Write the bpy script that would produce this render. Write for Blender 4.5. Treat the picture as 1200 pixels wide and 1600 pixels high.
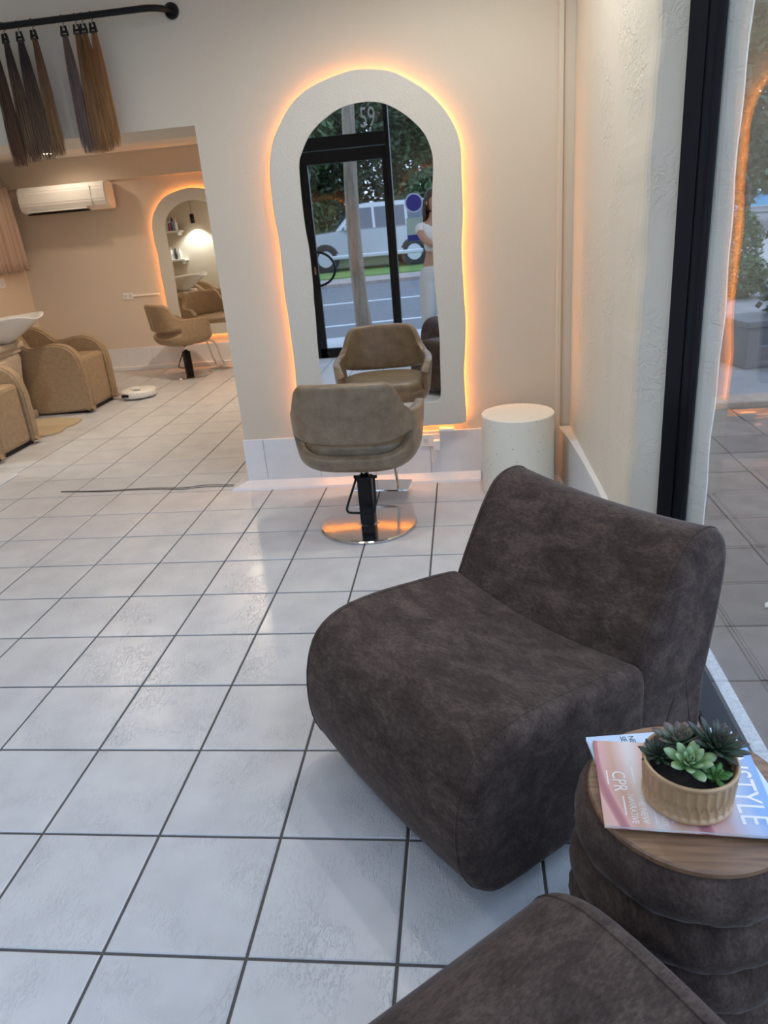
import bpy, bmesh, math, random
from mathutils import Vector, Matrix
random.seed(7)
for o in list(bpy.data.objects): bpy.data.objects.remove(o)
SC = bpy.context.scene
COL = SC.collection
R = math.radians
PI = math.pi

# ------------------------------------------------------------------ camera
CAM = Vector((0.8526, -1.0447, 1.4639))
RX = Vector((0.99204845, 0.09685476, -0.08036809))
RU = Vector((0.03730002, 0.38361844, 0.9227381))
RF = Vector((-0.12020226, 0.91839863, -0.37695539))
FPX = 1132.4
cd = bpy.data.cameras.new('camera'); cam = bpy.data.objects.new('camera', cd); COL.objects.link(cam)
cd.sensor_fit = 'VERTICAL'; cd.sensor_height = 36.0; cd.lens = FPX / 1600 * 36.0
cd.clip_start = 0.02; cd.clip_end = 400
cam.matrix_world = Matrix(((RX.x, RU.x, -RF.x, CAM.x), (RX.y, RU.y, -RF.y, CAM.y), (RX.z, RU.z, -RF.z, CAM.z), (0, 0, 0, 1)))
cd.dof.use_dof = True; cd.dof.focus_distance = 2.0; cd.dof.aperture_fstop = 6.8
SC.camera = cam
# ------------------------------------------------------------------ world, lights, exposure
W = bpy.data.worlds.new('dusk_sky'); SC.world = W; W.use_nodes = True
bg = W.node_tree.nodes['Background']; bg.inputs[0].default_value = (0.50, 0.66, 0.92, 1); bg.inputs[1].default_value = 2.1
SC.view_settings.view_transform = 'Standard'; SC.view_settings.look = 'None'
SC.view_settings.gamma = 1.0; SC.view_settings.use_curve_mapping = False
SC.view_settings.exposure = 0.42
COOL = (1.0, 0.97, 0.92); WARM = (1.0, 0.80, 0.60)
# downlights: (x, y, ceiling z, watts, colour, cone degrees)
DOWNLIGHTS = [(1.03, 1.95, 2.9, 38, COOL, 155), (0.45, 1.80, 2.9, 21, COOL, 155), (-0.15, 1.70, 2.9, 7, COOL, 155),
              (-0.95, 0.60, 2.9, 22, COOL, 155), (-2.2, 1.6, 2.9, 9, COOL, 155)]
FAR_DOWNLIGHTS = [(-3.26, 6.72, 2.32, 9, WARM, 165), (-1.3, 5.6, 2.32, 92, WARM, 165), (-2.2, 4.2, 2.32, 42, WARM, 165)]

# ------------------------------------------------------------------ materials
def nt(m): return m.node_tree.nodes, m.node_tree.links
MATS = {}
def mat(name, col, rough=0.6, metal=0.0, col2=None, nscale=8.0, bump=0.0, bscale=60.0, emis=None, estr=0.0, spec=0.5,
        sheen=0.0, coat=0.0, stretch=None, detail=4.0, coords='Object', nlo=0.35, nhi=0.65, rnd=0.0, trans=0.0, alpha=1.0):
    if name in MATS: return MATS[name]
    m = bpy.data.materials.new(name); m.use_nodes = True
    N, L = nt(m); b = N['Principled BSDF']
    c = tuple(col) + (1,)
    b.inputs['Base Color'].default_value = c; b.inputs['Roughness'].default_value = rough; b.inputs['Metallic'].default_value = metal
    b.inputs['Specular IOR Level'].default_value = spec
    if sheen: b.inputs['Sheen Weight'].default_value = sheen; b.inputs['Sheen Roughness'].default_value = 0.4
    if coat: b.inputs['Coat Weight'].default_value = coat
    if trans: b.inputs['Transmission Weight'].default_value = trans
    if emis: b.inputs['Emission Color'].default_value = tuple(emis) + (1,); b.inputs['Emission Strength'].default_value = estr
    tc = N.new('ShaderNodeTexCoord'); mp = N.new('ShaderNodeMapping')
    L.new(tc.outputs[coords], mp.inputs['Vector'])
    if stretch: mp.inputs['Scale'].default_value = stretch
    src = None
    if col2:
        no = N.new('ShaderNodeTexNoise'); no.inputs['Scale'].default_value = nscale; no.inputs['Detail'].default_value = detail
        no.inputs['Roughness'].default_value = 0.65
        L.new(mp.outputs[0], no.inputs['Vector'])
        rp = N.new('ShaderNodeValToRGB'); rp.color_ramp.elements[0].position = nlo; rp.color_ramp.elements[1].position = nhi
        rp.color_ramp.elements[0].color = c; rp.color_ramp.elements[1].color = tuple(col2) + (1,)
        L.new(no.outputs['Fac'], rp.inputs[0]); L.new(rp.outputs[0], b.inputs['Base Color']); src = rp
    if rnd:
        oi = N.new('ShaderNodeObjectInfo'); hs = N.new('ShaderNodeHueSaturation')
        mr = N.new('ShaderNodeMapRange'); mr.inputs['To Min'].default_value = 1 - rnd; mr.inputs['To Max'].default_value = 1 + rnd
        L.new(oi.outputs['Random'], mr.inputs['Value']); L.new(mr.outputs[0], hs.inputs['Value'])
        if src: L.new(src.outputs[0], hs.inputs['Color'])
        else: hs.inputs['Color'].default_value = c
        L.new(hs.outputs[0], b.inputs['Base Color'])
    if bump:
        n2 = N.new('ShaderNodeTexNoise'); n2.inputs['Scale'].default_value = bscale; n2.inputs['Detail'].default_value = 6
        L.new(mp.outputs[0], n2.inputs['Vector'])
        bp = N.new('ShaderNodeBump'); bp.inputs['Strength'].default_value = bump; bp.inputs['Distance'].default_value = 0.01
        L.new(n2.outputs['Fac'], bp.inputs['Height']); L.new(bp.outputs[0], b.inputs['Normal'])
    MATS[name] = m
    return m

def glass_mat(name, tint=(1, 1, 1)):
    m = bpy.data.materials.new(name); m.use_nodes = True
    N, L = nt(m); N.remove(N['Principled BSDF'])
    t = N.new('ShaderNodeBsdfTransparent'); t.inputs[0].default_value = tuple(tint) + (1,)
    g = N.new('ShaderNodeBsdfGlossy'); g.inputs['Roughness'].default_value = 0.0
    ge = N.new('ShaderNodeNewGeometry'); dt = N.new('ShaderNodeVectorMath'); dt.operation = 'DOT_PRODUCT'
    L.new(ge.outputs['Normal'], dt.inputs[0]); L.new(ge.outputs['Incoming'], dt.inputs[1])
    ab = N.new('ShaderNodeMath'); ab.operation = 'ABSOLUTE'; L.new(dt.outputs['Value'], ab.inputs[0])
    om = N.new('ShaderNodeMath'); om.operation = 'SUBTRACT'; om.inputs[0].default_value = 1.0; L.new(ab.outputs[0], om.inputs[1])
    pw = N.new('ShaderNodeMath'); pw.operation = 'POWER'; pw.inputs[1].default_value = 5.0; L.new(om.outputs[0], pw.inputs[0])
    ma = N.new('ShaderNodeMath'); ma.operation = 'MULTIPLY_ADD'; ma.inputs[1].default_value = 0.96; ma.inputs[2].default_value = 0.04; L.new(pw.outputs[0], ma.inputs[0])
    mx = N.new('ShaderNodeMixShader')
    L.new(ma.outputs[0], mx.inputs[0]); L.new(t.outputs[0], mx.inputs[1]); L.new(g.outputs[0], mx.inputs[2])
    L.new(mx.outputs[0], N['Material Output'].inputs[0]); MATS[name] = m
    return m

def tile_mat():
    m = bpy.data.materials.new('floor_tile_glaze'); m.use_nodes = True
    N, L = nt(m); b = N['Principled BSDF']
    tc = N.new('ShaderNodeTexCoord'); oi = N.new('ShaderNodeObjectInfo')
    add = N.new('ShaderNodeVectorMath'); add.operation = 'ADD'
    sc = N.new('ShaderNodeVectorMath'); sc.operation = 'SCALE'; sc.inputs['Scale'].default_value = 13.0
    L.new(oi.outputs['Location'], sc.inputs[0]); L.new(tc.outputs['Object'], add.inputs[0]); L.new(sc.outputs[0], add.inputs[1])
    n1 = N.new('ShaderNodeTexNoise'); n1.inputs['Scale'].default_value = 7; n1.inputs['Detail'].default_value = 3
    L.new(add.outputs[0], n1.inputs['Vector'])
    rp = N.new('ShaderNodeValToRGB'); rp.color_ramp.elements[0].position = 0.3; rp.color_ramp.elements[1].position = 0.7
    rp.color_ramp.elements[0].color = (0.55, 0.56, 0.58, 1); rp.color_ramp.elements[1].color = (0.64, 0.65, 0.665, 1)
    L.new(n1.outputs['Fac'], rp.inputs[0]); L.new(rp.outputs[0], b.inputs['Base Color'])
    # slate-like relief: streaky ridges that come and go
    mp = N.new('ShaderNodeMapping'); mp.inputs['Scale'].default_value = (110, 42, 42); mp.inputs['Rotation'].default_value = (0, 0, 0.5)
    L.new(add.outputs[0], mp.inputs['Vector'])
    n2 = N.new('ShaderNodeTexNoise'); n2.inputs['Scale'].default_value = 1.4; n2.inputs['Detail'].default_value = 5; n2.inputs['Distortion'].default_value = 1.2
    L.new(mp.outputs[0], n2.inputs['Vector'])
    n3 = N.new('ShaderNodeTexNoise'); n3.inputs['Scale'].default_value = 6; L.new(add.outputs[0], n3.inputs['Vector'])
    r3 = N.new('ShaderNodeMapRange'); r3.inputs['From Min'].default_value = 0.40; r3.inputs['From Max'].default_value = 0.64
    L.new(n3.outputs['Fac'], r3.inputs['Value'])
    r2 = N.new('ShaderNodeMapRange'); r2.inputs['From Min'].default_value = 0.52; r2.inputs['From Max'].default_value = 0.66
    L.new(n2.outputs['Fac'], r2.inputs['Value'])
    mu = N.new('ShaderNodeMath'); mu.operation = 'MULTIPLY'; L.new(r2.outputs[0], mu.inputs[0]); L.new(r3.outputs[0], mu.inputs[1])
    bp = N.new('ShaderNodeBump'); bp.inputs['Strength'].default_value = 0.6; bp.inputs['Distance'].default_value = 0.003
    L.new(mu.outputs[0], bp.inputs['Height']); L.new(bp.outputs[0], b.inputs['Normal'])
    b.inputs['Roughness'].default_value = 0.3; b.inputs['Specular IOR Level'].default_value = 0.45
    MATS['floor_tile_glaze'] = m
    return m

def stucco_mat():
    m = bpy.data.materials.new('rough_cream_stucco'); m.use_nodes = True
    N, L = nt(m); b = N['Principled BSDF']; tc = N.new('ShaderNodeTexCoord')
    n1 = N.new('ShaderNodeTexNoise'); n1.inputs['Scale'].default_value = 26; n1.inputs['Detail'].default_value = 6; n1.inputs['Distortion'].default_value = 1.6
    n2 = N.new('ShaderNodeTexNoise'); n2.inputs['Scale'].default_value = 4; n2.inputs['Detail'].default_value = 2
    n3 = N.new('ShaderNodeTexNoise'); n3.inputs['Scale'].default_value = 150; n3.inputs['Detail'].default_value = 2
    v3 = N.new('ShaderNodeTexVoronoi'); v3.inputs['Scale'].default_value = 34
    for n in (n1, n2, n3, v3): L.new(tc.outputs['Object'], n.inputs['Vector'])
    pr = N.new('ShaderNodeMapRange'); pr.inputs['From Min'].default_value = 0.02; pr.inputs['From Max'].default_value = 0.14; L.new(v3.outputs['Distance'], pr.inputs['Value'])
    g2 = N.new('ShaderNodeMapRange'); g2.inputs['From Min'].default_value = 0.45; g2.inputs['From Max'].default_value = 0.62; L.new(n2.outputs['Fac'], g2.inputs['Value'])
    g1 = N.new('ShaderNodeMapRange'); g1.inputs['From Min'].default_value = 0.42; g1.inputs['From Max'].default_value = 0.56; L.new(n1.outputs['Fac'], g1.inputs['Value'])
    a = N.new('ShaderNodeMath'); a.operation = 'MULTIPLY'; L.new(g1.outputs[0], a.inputs[0]); L.new(g2.outputs[0], a.inputs[1])
    c0 = N.new('ShaderNodeMath'); c0.operation = 'MULTIPLY_ADD'; L.new(pr.outputs[0], c0.inputs[0]); c0.inputs[1].default_value = 0.35; L.new(a.outputs[0], c0.inputs[2])
    c = N.new('ShaderNodeMath'); c.operation = 'MULTIPLY_ADD'; L.new(n3.outputs['Fac'], c.inputs[0]); c.inputs[1].default_value = 0.25; L.new(c0.outputs[0], c.inputs[2])
    bp = N.new('ShaderNodeBump'); bp.inputs['Strength'].default_value = 0.55; bp.inputs['Distance'].default_value = 0.004
    L.new(c.outputs[0], bp.inputs['Height']); L.new(bp.outputs[0], b.inputs['Normal'])
    b.inputs['Base Color'].default_value = (0.73, 0.685, 0.58, 1); b.inputs['Roughness'].default_value = 0.6
    MATS['rough_cream_stucco'] = m
    return m

def fabric_mat():
    m = bpy.data.materials.new('charcoal_velvet'); m.use_nodes = True
    N, L = nt(m); b = N['Principled BSDF']; tc = N.new('ShaderNodeTexCoord')
    mp = N.new('ShaderNodeMapping'); mp.inputs['Scale'].default_value = (1, 0.55, 1); mp.inputs['Rotation'].default_value = (0.3, 0.2, 0.5)
    L.new(tc.outputs['Object'], mp.inputs['Vector'])
    n1 = N.new('ShaderNodeTexNoise'); n1.inputs['Scale'].default_value = 13; n1.inputs['Detail'].default_value = 12; n1.inputs['Roughness'].default_value = 0.78; n1.inputs['Distortion'].default_value = 0.4
    L.new(mp.outputs[0], n1.inputs['Vector'])
    rp = N.new('ShaderNodeValToRGB')
    e = rp.color_ramp.elements; e[0].position = 0.34; e[0].color = (0.031, 0.0195, 0.0155, 1); e[1].position = 0.66; e[1].color = (0.110, 0.078, 0.062, 1)
    k = e.new(0.5); k.color = (0.061, 0.041, 0.0335, 1)
    nf = N.new('ShaderNodeTexNoise'); nf.inputs['Scale'].default_value = 1.0; nf.inputs['Detail'].default_value = 5; nf.inputs['Roughness'].default_value = 0.7
    mf = N.new('ShaderNodeMapping'); mf.inputs['Scale'].default_value = (190, 75, 130); mf.inputs['Rotation'].default_value = (0.2, 0.5, 0.9)
    L.new(tc.outputs['Object'], mf.inputs['Vector']); L.new(mf.outputs[0], nf.inputs['Vector'])
    mm = N.new('ShaderNodeMath'); mm.operation = 'MULTIPLY_ADD'; mm.inputs[1].default_value = 0.45; L.new(nf.outputs['Fac'], mm.inputs[0]); L.new(n1.outputs['Fac'], mm.inputs[2])
    ms_ = N.new('ShaderNodeMath'); ms_.operation = 'SUBTRACT'; ms_.inputs[1].default_value = 0.225; L.new(mm.outputs[0], ms_.inputs[0])
    L.new(ms_.outputs[0], rp.inputs[0]); L.new(rp.outputs[0], b.inputs['Base Color'])
    n2 = N.new('ShaderNodeTexNoise'); n2.inputs['Scale'].default_value = 420; n2.inputs['Detail'].default_value = 2; L.new(tc.outputs['Object'], n2.inputs['Vector'])
    bp = N.new('ShaderNodeBump'); bp.inputs['Strength'].default_value = 0.25; bp.inputs['Distance'].default_value = 0.002
    L.new(n2.outputs['Fac'], bp.inputs['Height']); L.new(bp.outputs[0], b.inputs['Normal'])
    b.inputs['Roughness'].default_value = 0.9; b.inputs['Specular IOR Level'].default_value = 0.2
    b.inputs['Sheen Weight'].default_value = 0.18; b.inputs['Sheen Roughness'].default_value = 0.35; b.inputs['Sheen Tint'].default_value = (0.75, 0.7, 0.7, 1)
    MATS['charcoal_velvet'] = m
    return m

def wood_mat():
    m = bpy.data.materials.new('walnut_veneer'); m.use_nodes = True
    N, L = nt(m); b = N['Principled BSDF']; tc = N.new('ShaderNodeTexCoord')
    mp = N.new('ShaderNodeMapping'); mp.inputs['Scale'].default_value = (3, 34, 3); mp.inputs['Rotation'].default_value = (0, 0, 0.25)
    L.new(tc.outputs['Object'], mp.inputs['Vector'])
    n1 = N.new('ShaderNodeTexNoise'); n1.inputs['Scale'].default_value = 2.2; n1.inputs['Detail'].default_value = 6; n1.inputs['Distortion'].default_value = 0.6
    L.new(mp.outputs[0], n1.inputs['Vector'])
    rp = N.new('ShaderNodeValToRGB'); e = rp.color_ramp.elements
    e[0].position = 0.3; e[0].color = (0.13, 0.065, 0.035, 1); e[1].position = 0.7; e[1].color = (0.30, 0.17, 0.095, 1)
    L.new(n1.outputs['Fac'], rp.inputs[0]); L.new(rp.outputs[0], b.inputs['Base Color']); b.inputs['Roughness'].default_value = 0.42
    MATS['walnut_veneer'] = m
    return m

def terrazzo_mat():
    m = bpy.data.materials.new('cream_terrazzo'); m.use_nodes = True
    N, L = nt(m); b = N['Principled BSDF']; tc = N.new('ShaderNodeTexCoord')
    v = N.new('ShaderNodeTexVoronoi'); v.inputs['Scale'].default_value = 42; L.new(tc.outputs['Object'], v.inputs['Vector'])
    rp = N.new('ShaderNodeValToRGB'); e = rp.color_ramp.elements; e[0].position = 0.10; e[0].color = (0.36, 0.30, 0.21, 1); e[1].position = 0.16; e[1].color = (0.84, 0.82, 0.72, 1)
    L.new(v.outputs['Distance'], rp.inputs[0])
    n = N.new('ShaderNodeTexNoise'); n.inputs['Scale'].default_value = 18; L.new(tc.outputs['Object'], n.inputs['Vector'])
    r2 = N.new('ShaderNodeValToRGB'); r2.color_ramp.elements[0].position = 0.48; r2.color_ramp.elements[1].position = 0.55
    L.new(n.outputs['Fac'], r2.inputs[0])
    mx = N.new('ShaderNodeMix'); mx.data_type = 'RGBA'; mx.inputs[6].default_value = (0.84, 0.82, 0.72, 1)
    L.new(r2.outputs[0], mx.inputs[0]); L.new(rp.outputs[0], mx.inputs[7]); L.new(mx.outputs[2], b.inputs['Base Color'])
    b.inputs['Roughness'].default_value = 0.5
    MATS['cream_terrazzo'] = m
    return m

def cover_mat(name, stops, scale, dist, rot):
    m = bpy.data.materials.new(name); m.use_nodes = True
    N, L = nt(m); b = N['Principled BSDF']; tc = N.new('ShaderNodeTexCoord')
    mp = N.new('ShaderNodeMapping'); mp.inputs['Rotation'].default_value = (0, 0, rot); L.new(tc.outputs['Object'], mp.inputs['Vector'])
    w = N.new('ShaderNodeTexWave'); w.inputs['Scale'].default_value = scale; w.inputs['Distortion'].default_value = dist; w.inputs['Detail'].default_value = 1.0; w.inputs['Detail Scale'].default_value = 0.8
    L.new(mp.outputs[0], w.inputs['Vector'])
    rp = N.new('ShaderNodeValToRGB'); e = rp.color_ramp.elements
    e[0].position = stops[0][0]; e[0].color = stops[0][1] + (1,); e[1].position = stops[-1][0]; e[1].color = stops[-1][1] + (1,)
    for p, c in stops[1:-1]: k = e.new(p); k.color = c + (1,)
    L.new(w.outputs['Fac'], rp.inputs[0]); src = rp.outputs[0]
    # printed blue sky towards the masthead end of the cover (+Y of the magazine)
    sx = N.new('ShaderNodeSeparateXYZ'); L.new(tc.outputs['Object'], sx.inputs[0])
    n = N.new('ShaderNodeTexNoise'); n.inputs['Scale'].default_value = 9; L.new(tc.outputs['Object'], n.inputs['Vector'])
    ad = N.new('ShaderNodeMath'); ad.operation = 'MULTIPLY_ADD'; ad.inputs[1].default_value = 0.12; L.new(n.outputs['Fac'], ad.inputs[0]); L.new(sx.outputs['Y'], ad.inputs[2])
    mr = N.new('ShaderNodeMapRange'); mr.inputs['From Min'].default_value = 0.255; mr.inputs['From Max'].default_value = 0.33; L.new(ad.outputs[0], mr.inputs['Value'])
    mx = N.new('ShaderNodeMix'); mx.data_type = 'RGBA'; mx.inputs[7].default_value = (0.25, 0.42, 0.72, 1)
    L.new(mr.outputs[0], mx.inputs[0]); L.new(src, mx.inputs[6]); L.new(mx.outputs[2], b.inputs['Base Color'])
    b.inputs['Roughness'].default_value = 0.28
    MATS[name] = m
    return m

def hair_mat(name, root, tip):
    m = bpy.data.materials.new(name); m.use_nodes = True
    N, L = nt(m); b = N['Principled BSDF']; tc = N.new('ShaderNodeTexCoord')
    sx = N.new('ShaderNodeSeparateXYZ'); L.new(tc.outputs['Object'], sx.inputs[0])
    mr = N.new('ShaderNodeMapRange'); mr.inputs['From Min'].default_value = -0.13; mr.inputs['From Max'].default_value = -0.48
    L.new(sx.outputs['Z'], mr.inputs['Value'])
    n = N.new('ShaderNodeTexNoise'); n.inputs['Scale'].default_value = 1; mp = N.new('ShaderNodeMapping'); mp.inputs['Scale'].default_value = (160, 160, 3)
    L.new(tc.outputs['Object'], mp.inputs['Vector']); L.new(mp.outputs[0], n.inputs['Vector'])
    mx = N.new('ShaderNodeMix'); mx.data_type = 'RGBA'; mx.inputs[6].default_value = root + (1,); mx.inputs[7].default_value = tip + (1,)
    L.new(mr.outputs[0], mx.inputs[0])
    hs = N.new('ShaderNodeHueSaturation'); m2 = N.new('ShaderNodeMapRange'); m2.inputs['To Min'].default_value = 0.45; m2.inputs['To Max'].default_value = 1.6
    L.new(n.outputs['Fac'], m2.inputs['Value']); L.new(m2.outputs[0], hs.inputs['Value']); L.new(mx.outputs[2], hs.inputs['Color']); L.new(hs.outputs[0], b.inputs['Base Color'])
    b.inputs['Roughness'].default_value = 0.45
    MATS[name] = m
    return m

WALLC = mat('cream_wall_paint', (0.63, 0.565, 0.465), 0.65, bump=0.08, bscale=120)
FARWALL = mat('warm_cream_paint', (0.70, 0.605, 0.50), 0.65, bump=0.06, bscale=120)
CEIL = mat('white_ceiling_paint', (0.80, 0.78, 0.74), 0.8)
STUCCO = stucco_mat(); TILE = tile_mat(); FABRIC = fabric_mat(); WOOD = wood_mat(); TERR = terrazzo_mat()
GROUT = mat('dark_grout', (0.10, 0.095, 0.09), 0.9)
WHITE_TILE = mat('white_skirting_tile', (0.74, 0.76, 0.80), 0.25, col2=(0.80, 0.81, 0.83), nscale=6)
WHITE = mat('white_plastic', (0.82, 0.82, 0.80), 0.35)
BLACKM = mat('black_powder_coat', (0.006, 0.006, 0.007), 0.32, spec=0.25)
NAVY = mat('black_aluminium', (0.004, 0.005, 0.009), 0.3, spec=0.3)
CHROME = mat('polished_chrome', (0.72, 0.72, 0.72), 0.07, 1.0)
BASECHROME = mat('polished_steel_disc', (0.62, 0.60, 0.58), 0.12, 1.0)
MIRROR = mat('silvered_mirror', (0.90, 0.92, 0.92), 0.0, 1.0)
FRAMEP = mat('textured_cream_render', (0.63, 0.60, 0.54), 0.8, bump=0.35, bscale=160)
LEATHER = mat('taupe_leather', (0.180, 0.126, 0.078), 0.36, col2=(0.265, 0.200, 0.130), nscale=16, bump=0.06, bscale=220, detail=8)
TANFAB = mat('tan_vinyl', (0.31, 0.215, 0.13), 0.5, col2=(0.38, 0.275, 0.17), nscale=30, bump=0.05, bscale=250)  # wash chairs' own colour; on the far styling chair a painted warm-light tint
LED = mat('warm_led_strip', (1, 0.5, 0.2), 0.5, emis=(1.0, 0.37, 0.085), estr=25)
GLASS = glass_mat('clear_window_glass')
CONC = mat('concrete_paver', (0.120, 0.084, 0.062), 0.85, col2=(0.175, 0.130, 0.102), nscale=7, bump=0.2, bscale=90, rnd=0.18, spec=0.12)  # base colour darkened to stand in for the shade of an unbuilt awning
SILL = mat('speckled_concrete_sill', (0.42, 0.42, 0.42), 0.8, col2=(0.62, 0.62, 0.62), nscale=70)
LEAF = [mat('leaf_dark', (0.028, 0.055, 0.022), 0.6), mat('leaf_mid', (0.055, 0.10, 0.035), 0.6), mat('leaf_olive', (0.11, 0.13, 0.035), 0.6)]
BARK = mat('grey_brown_bark', (0.16, 0.12, 0.085), 0.9, col2=(0.25, 0.21, 0.16), nscale=6, stretch=(4, 4, 0.6), bump=0.5, bscale=25)

# ------------------------------------------------------------------ mesh helpers
def new_bm(): return bmesh.new()
def setp(o, label=None, cat=None, group=None, kind=None):
    if label: o['label'] = label
    if cat: o['category'] = cat
    if group: o['group'] = group
    if kind: o['kind'] = kind
    return o
def link(name, data, m=None, parent=None, smooth=False):
    o = bpy.data.objects.new(name, data); COL.objects.link(o)
    if m is not None and data is not None:
        data.materials.clear()
        data.materials.append(m)
    if smooth and data is not None:
        for p in data.polygons: p.use_smooth = True
    if parent: o.parent = parent
    return o
def obj(name, bm, m=None, parent=None, smooth=False, recalc=True):
    if recalc: bmesh.ops.recalc_face_normals(bm, faces=bm.faces)
    me = bpy.data.meshes.new(name); bm.to_mesh(me); bm.free()
    return link(name, me, m, parent, smooth)
def thing(name, label, cat, loc=(0, 0, 0), rz=0, group=None, kind=None):
    o = bpy.data.objects.new(name, None); COL.objects.link(o); o.location = loc; o.rotation_euler = (0, 0, rz)
    o.empty_display_size = 0.1
    return setp(o, label, cat, group, kind)
def copy_tree(o, parent=None):
    c = o.copy(); COL.objects.link(c)
    if parent: c.parent = parent
    for ch in [x for x in bpy.data.objects if x.parent == o]: copy_tree(ch, c)
    return c
def box(bm, x0, x1, y0, y1, z0, z1, bev=0.0, M=None):
    vs = [bm.verts.new((x, y, z)) for x in (x0, x1) for y in (y0, y1) for z in (z0, z1)]
    f = [(0, 1, 3, 2), (4, 6, 7, 5), (0, 4, 5, 1), (2, 3, 7, 6), (0, 2, 6, 4), (1, 5, 7, 3)]
    fs = [bm.faces.new([vs[i] for i in q]) for q in f]
    if bev:
        es = list({e for q in fs for e in q.edges})
        r = bmesh.ops.bevel(bm, geom=es, offset=bev, segments=2, affect='EDGES', profile=0.5)
        vs = list({v for q in r['faces'] for v in q.verts} | {v for v in vs if v.is_valid})
    if M is not None: bmesh.ops.transform(bm, matrix=M, verts=[v for v in vs if v.is_valid])
    return bm
def boxo(name, dims, m, parent=None, bev=0.0): return obj(name, box(new_bm(), *dims, bev=bev), m, parent)
def ring(bm, pts): return [bm.verts.new(p) for p in pts]
def bridge(bm, a, b, closed=True):
    n = len(a)
    for i in range(n if closed else n - 1):
        j = (i + 1) % n; bm.faces.new((a[i], a[j], b[j], b[i]))
def lathe(bm, prof, n=40, c=(0, 0, 0), cap=True, rad=None):
    rs = []
    for r, z in prof:
        rs.append(ring(bm, [(c[0] + (r + (rad(2 * PI * k / n, z) if rad else 0)) * math.cos(2 * PI * k / n), c[1] + (r + (rad(2 * PI * k / n, z) if rad else 0)) * math.sin(2 * PI * k / n), c[2] + z) for k in range(n)]))
    for a, b in zip(rs, rs[1:]): bridge(bm, a, b)
    if cap: bm.faces.new(list(reversed(rs[0]))); bm.faces.new(rs[-1])
    return bm
def tube(bm, pts, r, n=10, closed=False, cap=True):
    pts = [Vector(p) for p in pts]; m = len(pts); rings = []
    up = Vector((0, 0, 1))
    prev = None
    for i, p in enumerate(pts):
        if closed: t = (pts[(i + 1) % m] - pts[i - 1]).normalized()
        else: t = (pts[min(i + 1, m - 1)] - pts[max(i - 1, 0)]).normalized()
        if prev is None:
            a = t.cross(up if abs(t.z) < 0.9 else Vector((1, 0, 0))).normalized()
        else:
            a = (prev - t * prev.dot(t))
            a = a.normalized() if a.length > 1e-6 else t.orthogonal().normalized()
        prev = a; b = t.cross(a)
        rr = r[i] if isinstance(r, (list, tuple)) else r
        rings.append(ring(bm, [p + a * (rr * math.cos(2 * PI * k / n)) + b * (rr * math.sin(2 * PI * k / n)) for k in range(n)]))
    for a, b in zip(rings, rings[1:]): bridge(bm, a, b)
    if closed: bridge(bm, rings[-1], rings[0])
    elif cap: bm.faces.new(list(reversed(rings[0]))); bm.faces.new(rings[-1])
    return bm
def spline(pts, n=6, closed=False):
    P = [Vector(p) for p in pts]; m = len(P); out = []
    for i in range(m if closed else m - 1):
        p0 = P[i - 1] if (closed or i > 0) else P[0]; p1 = P[i]; p2 = P[(i + 1) % m]
        p3 = P[(i + 2) % m] if (closed or i + 2 < m) else P[-1]
        for k in range(n):
            t = k / n
            out.append(0.5 * ((2 * p1) + (p2 - p0) * t + (2 * p0 - 5 * p1 + 4 * p2 - p3) * t * t + (3 * p1 - p0 - 3 * p2 + p3) * t ** 3))
    if not closed: out.append(P[-1])
    return out
def resample(pts, n):
    P = [Vector(p) for p in pts] + [Vector(pts[0])]
    d = [0]
    for a, b in zip(P, P[1:]): d.append(d[-1] + (b - a).length)
    out = []; j = 0
    for k in range(n):
        s = d[-1] * k / n
        while d[j + 1] < s: j += 1
        t = (s - d[j]) / max(1e-9, d[j + 1] - d[j]); out.append(P[j].lerp(P[j + 1], t))
    return out
def prism(bm, poly, z0, z1):
    a = ring(bm, [(x, y, z0) for x, y in poly]); b = ring(bm, [(x, y, z1) for x, y in poly])
    bridge(bm, a, b); bm.faces.new(list(reversed(a))); bm.faces.new(b)
    return bm
def mod(o, kind, **kw):
    m = o.modifiers.new(kind.lower(), kind)
    for k, v in kw.items(): setattr(m, k, v)
    return m
def text_obj(name, body, size, m, parent, loc, rot=(0, 0, 0), ext=0.0004, align='LEFT', sx=1.0):
    c = bpy.data.curves.new(name, 'FONT'); c.body = body; c.size = size; c.extrude = ext; c.align_x = align; c.resolution_u = 3
    t = bpy.data.objects.new(name + '_tmp', c); COL.objects.link(t)
    bpy.context.view_layer.update()
    me = bpy.data.meshes.new_from_object(t.evaluated_get(bpy.context.evaluated_depsgraph_get()))
    bpy.data.objects.remove(t)
    o = link(name, me, m, parent); o.location = loc; o.rotation_euler = rot; o.scale = (sx, 1, 1)
    return o
def pix(x, y, axis, v):   # a point of a known real plane from its measured direction
    d = RX * ((x - 600) / FPX) + RU * ((800 - y) / FPX) + RF
    return CAM + d * ((v - CAM[axis]) / d[axis])
def to_px(p):
    d = Vector(p) - CAM; z = d.dot(RF)
    return (600 + FPX * d.dot(RX) / z, 800 - FPX * d.dot(RU) / z) if z > 0.05 else None

# ------------------------------------------------------------------ SETTING
T = 0.33
WY = 3.01; WB = 3.45; FARY = 7.30; LX = -4.15; SY = -1.40
OX0, OX1, OZ = -2.47, -0.476, 1.967
CZ = 2.9; CZF = 2.32
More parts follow.
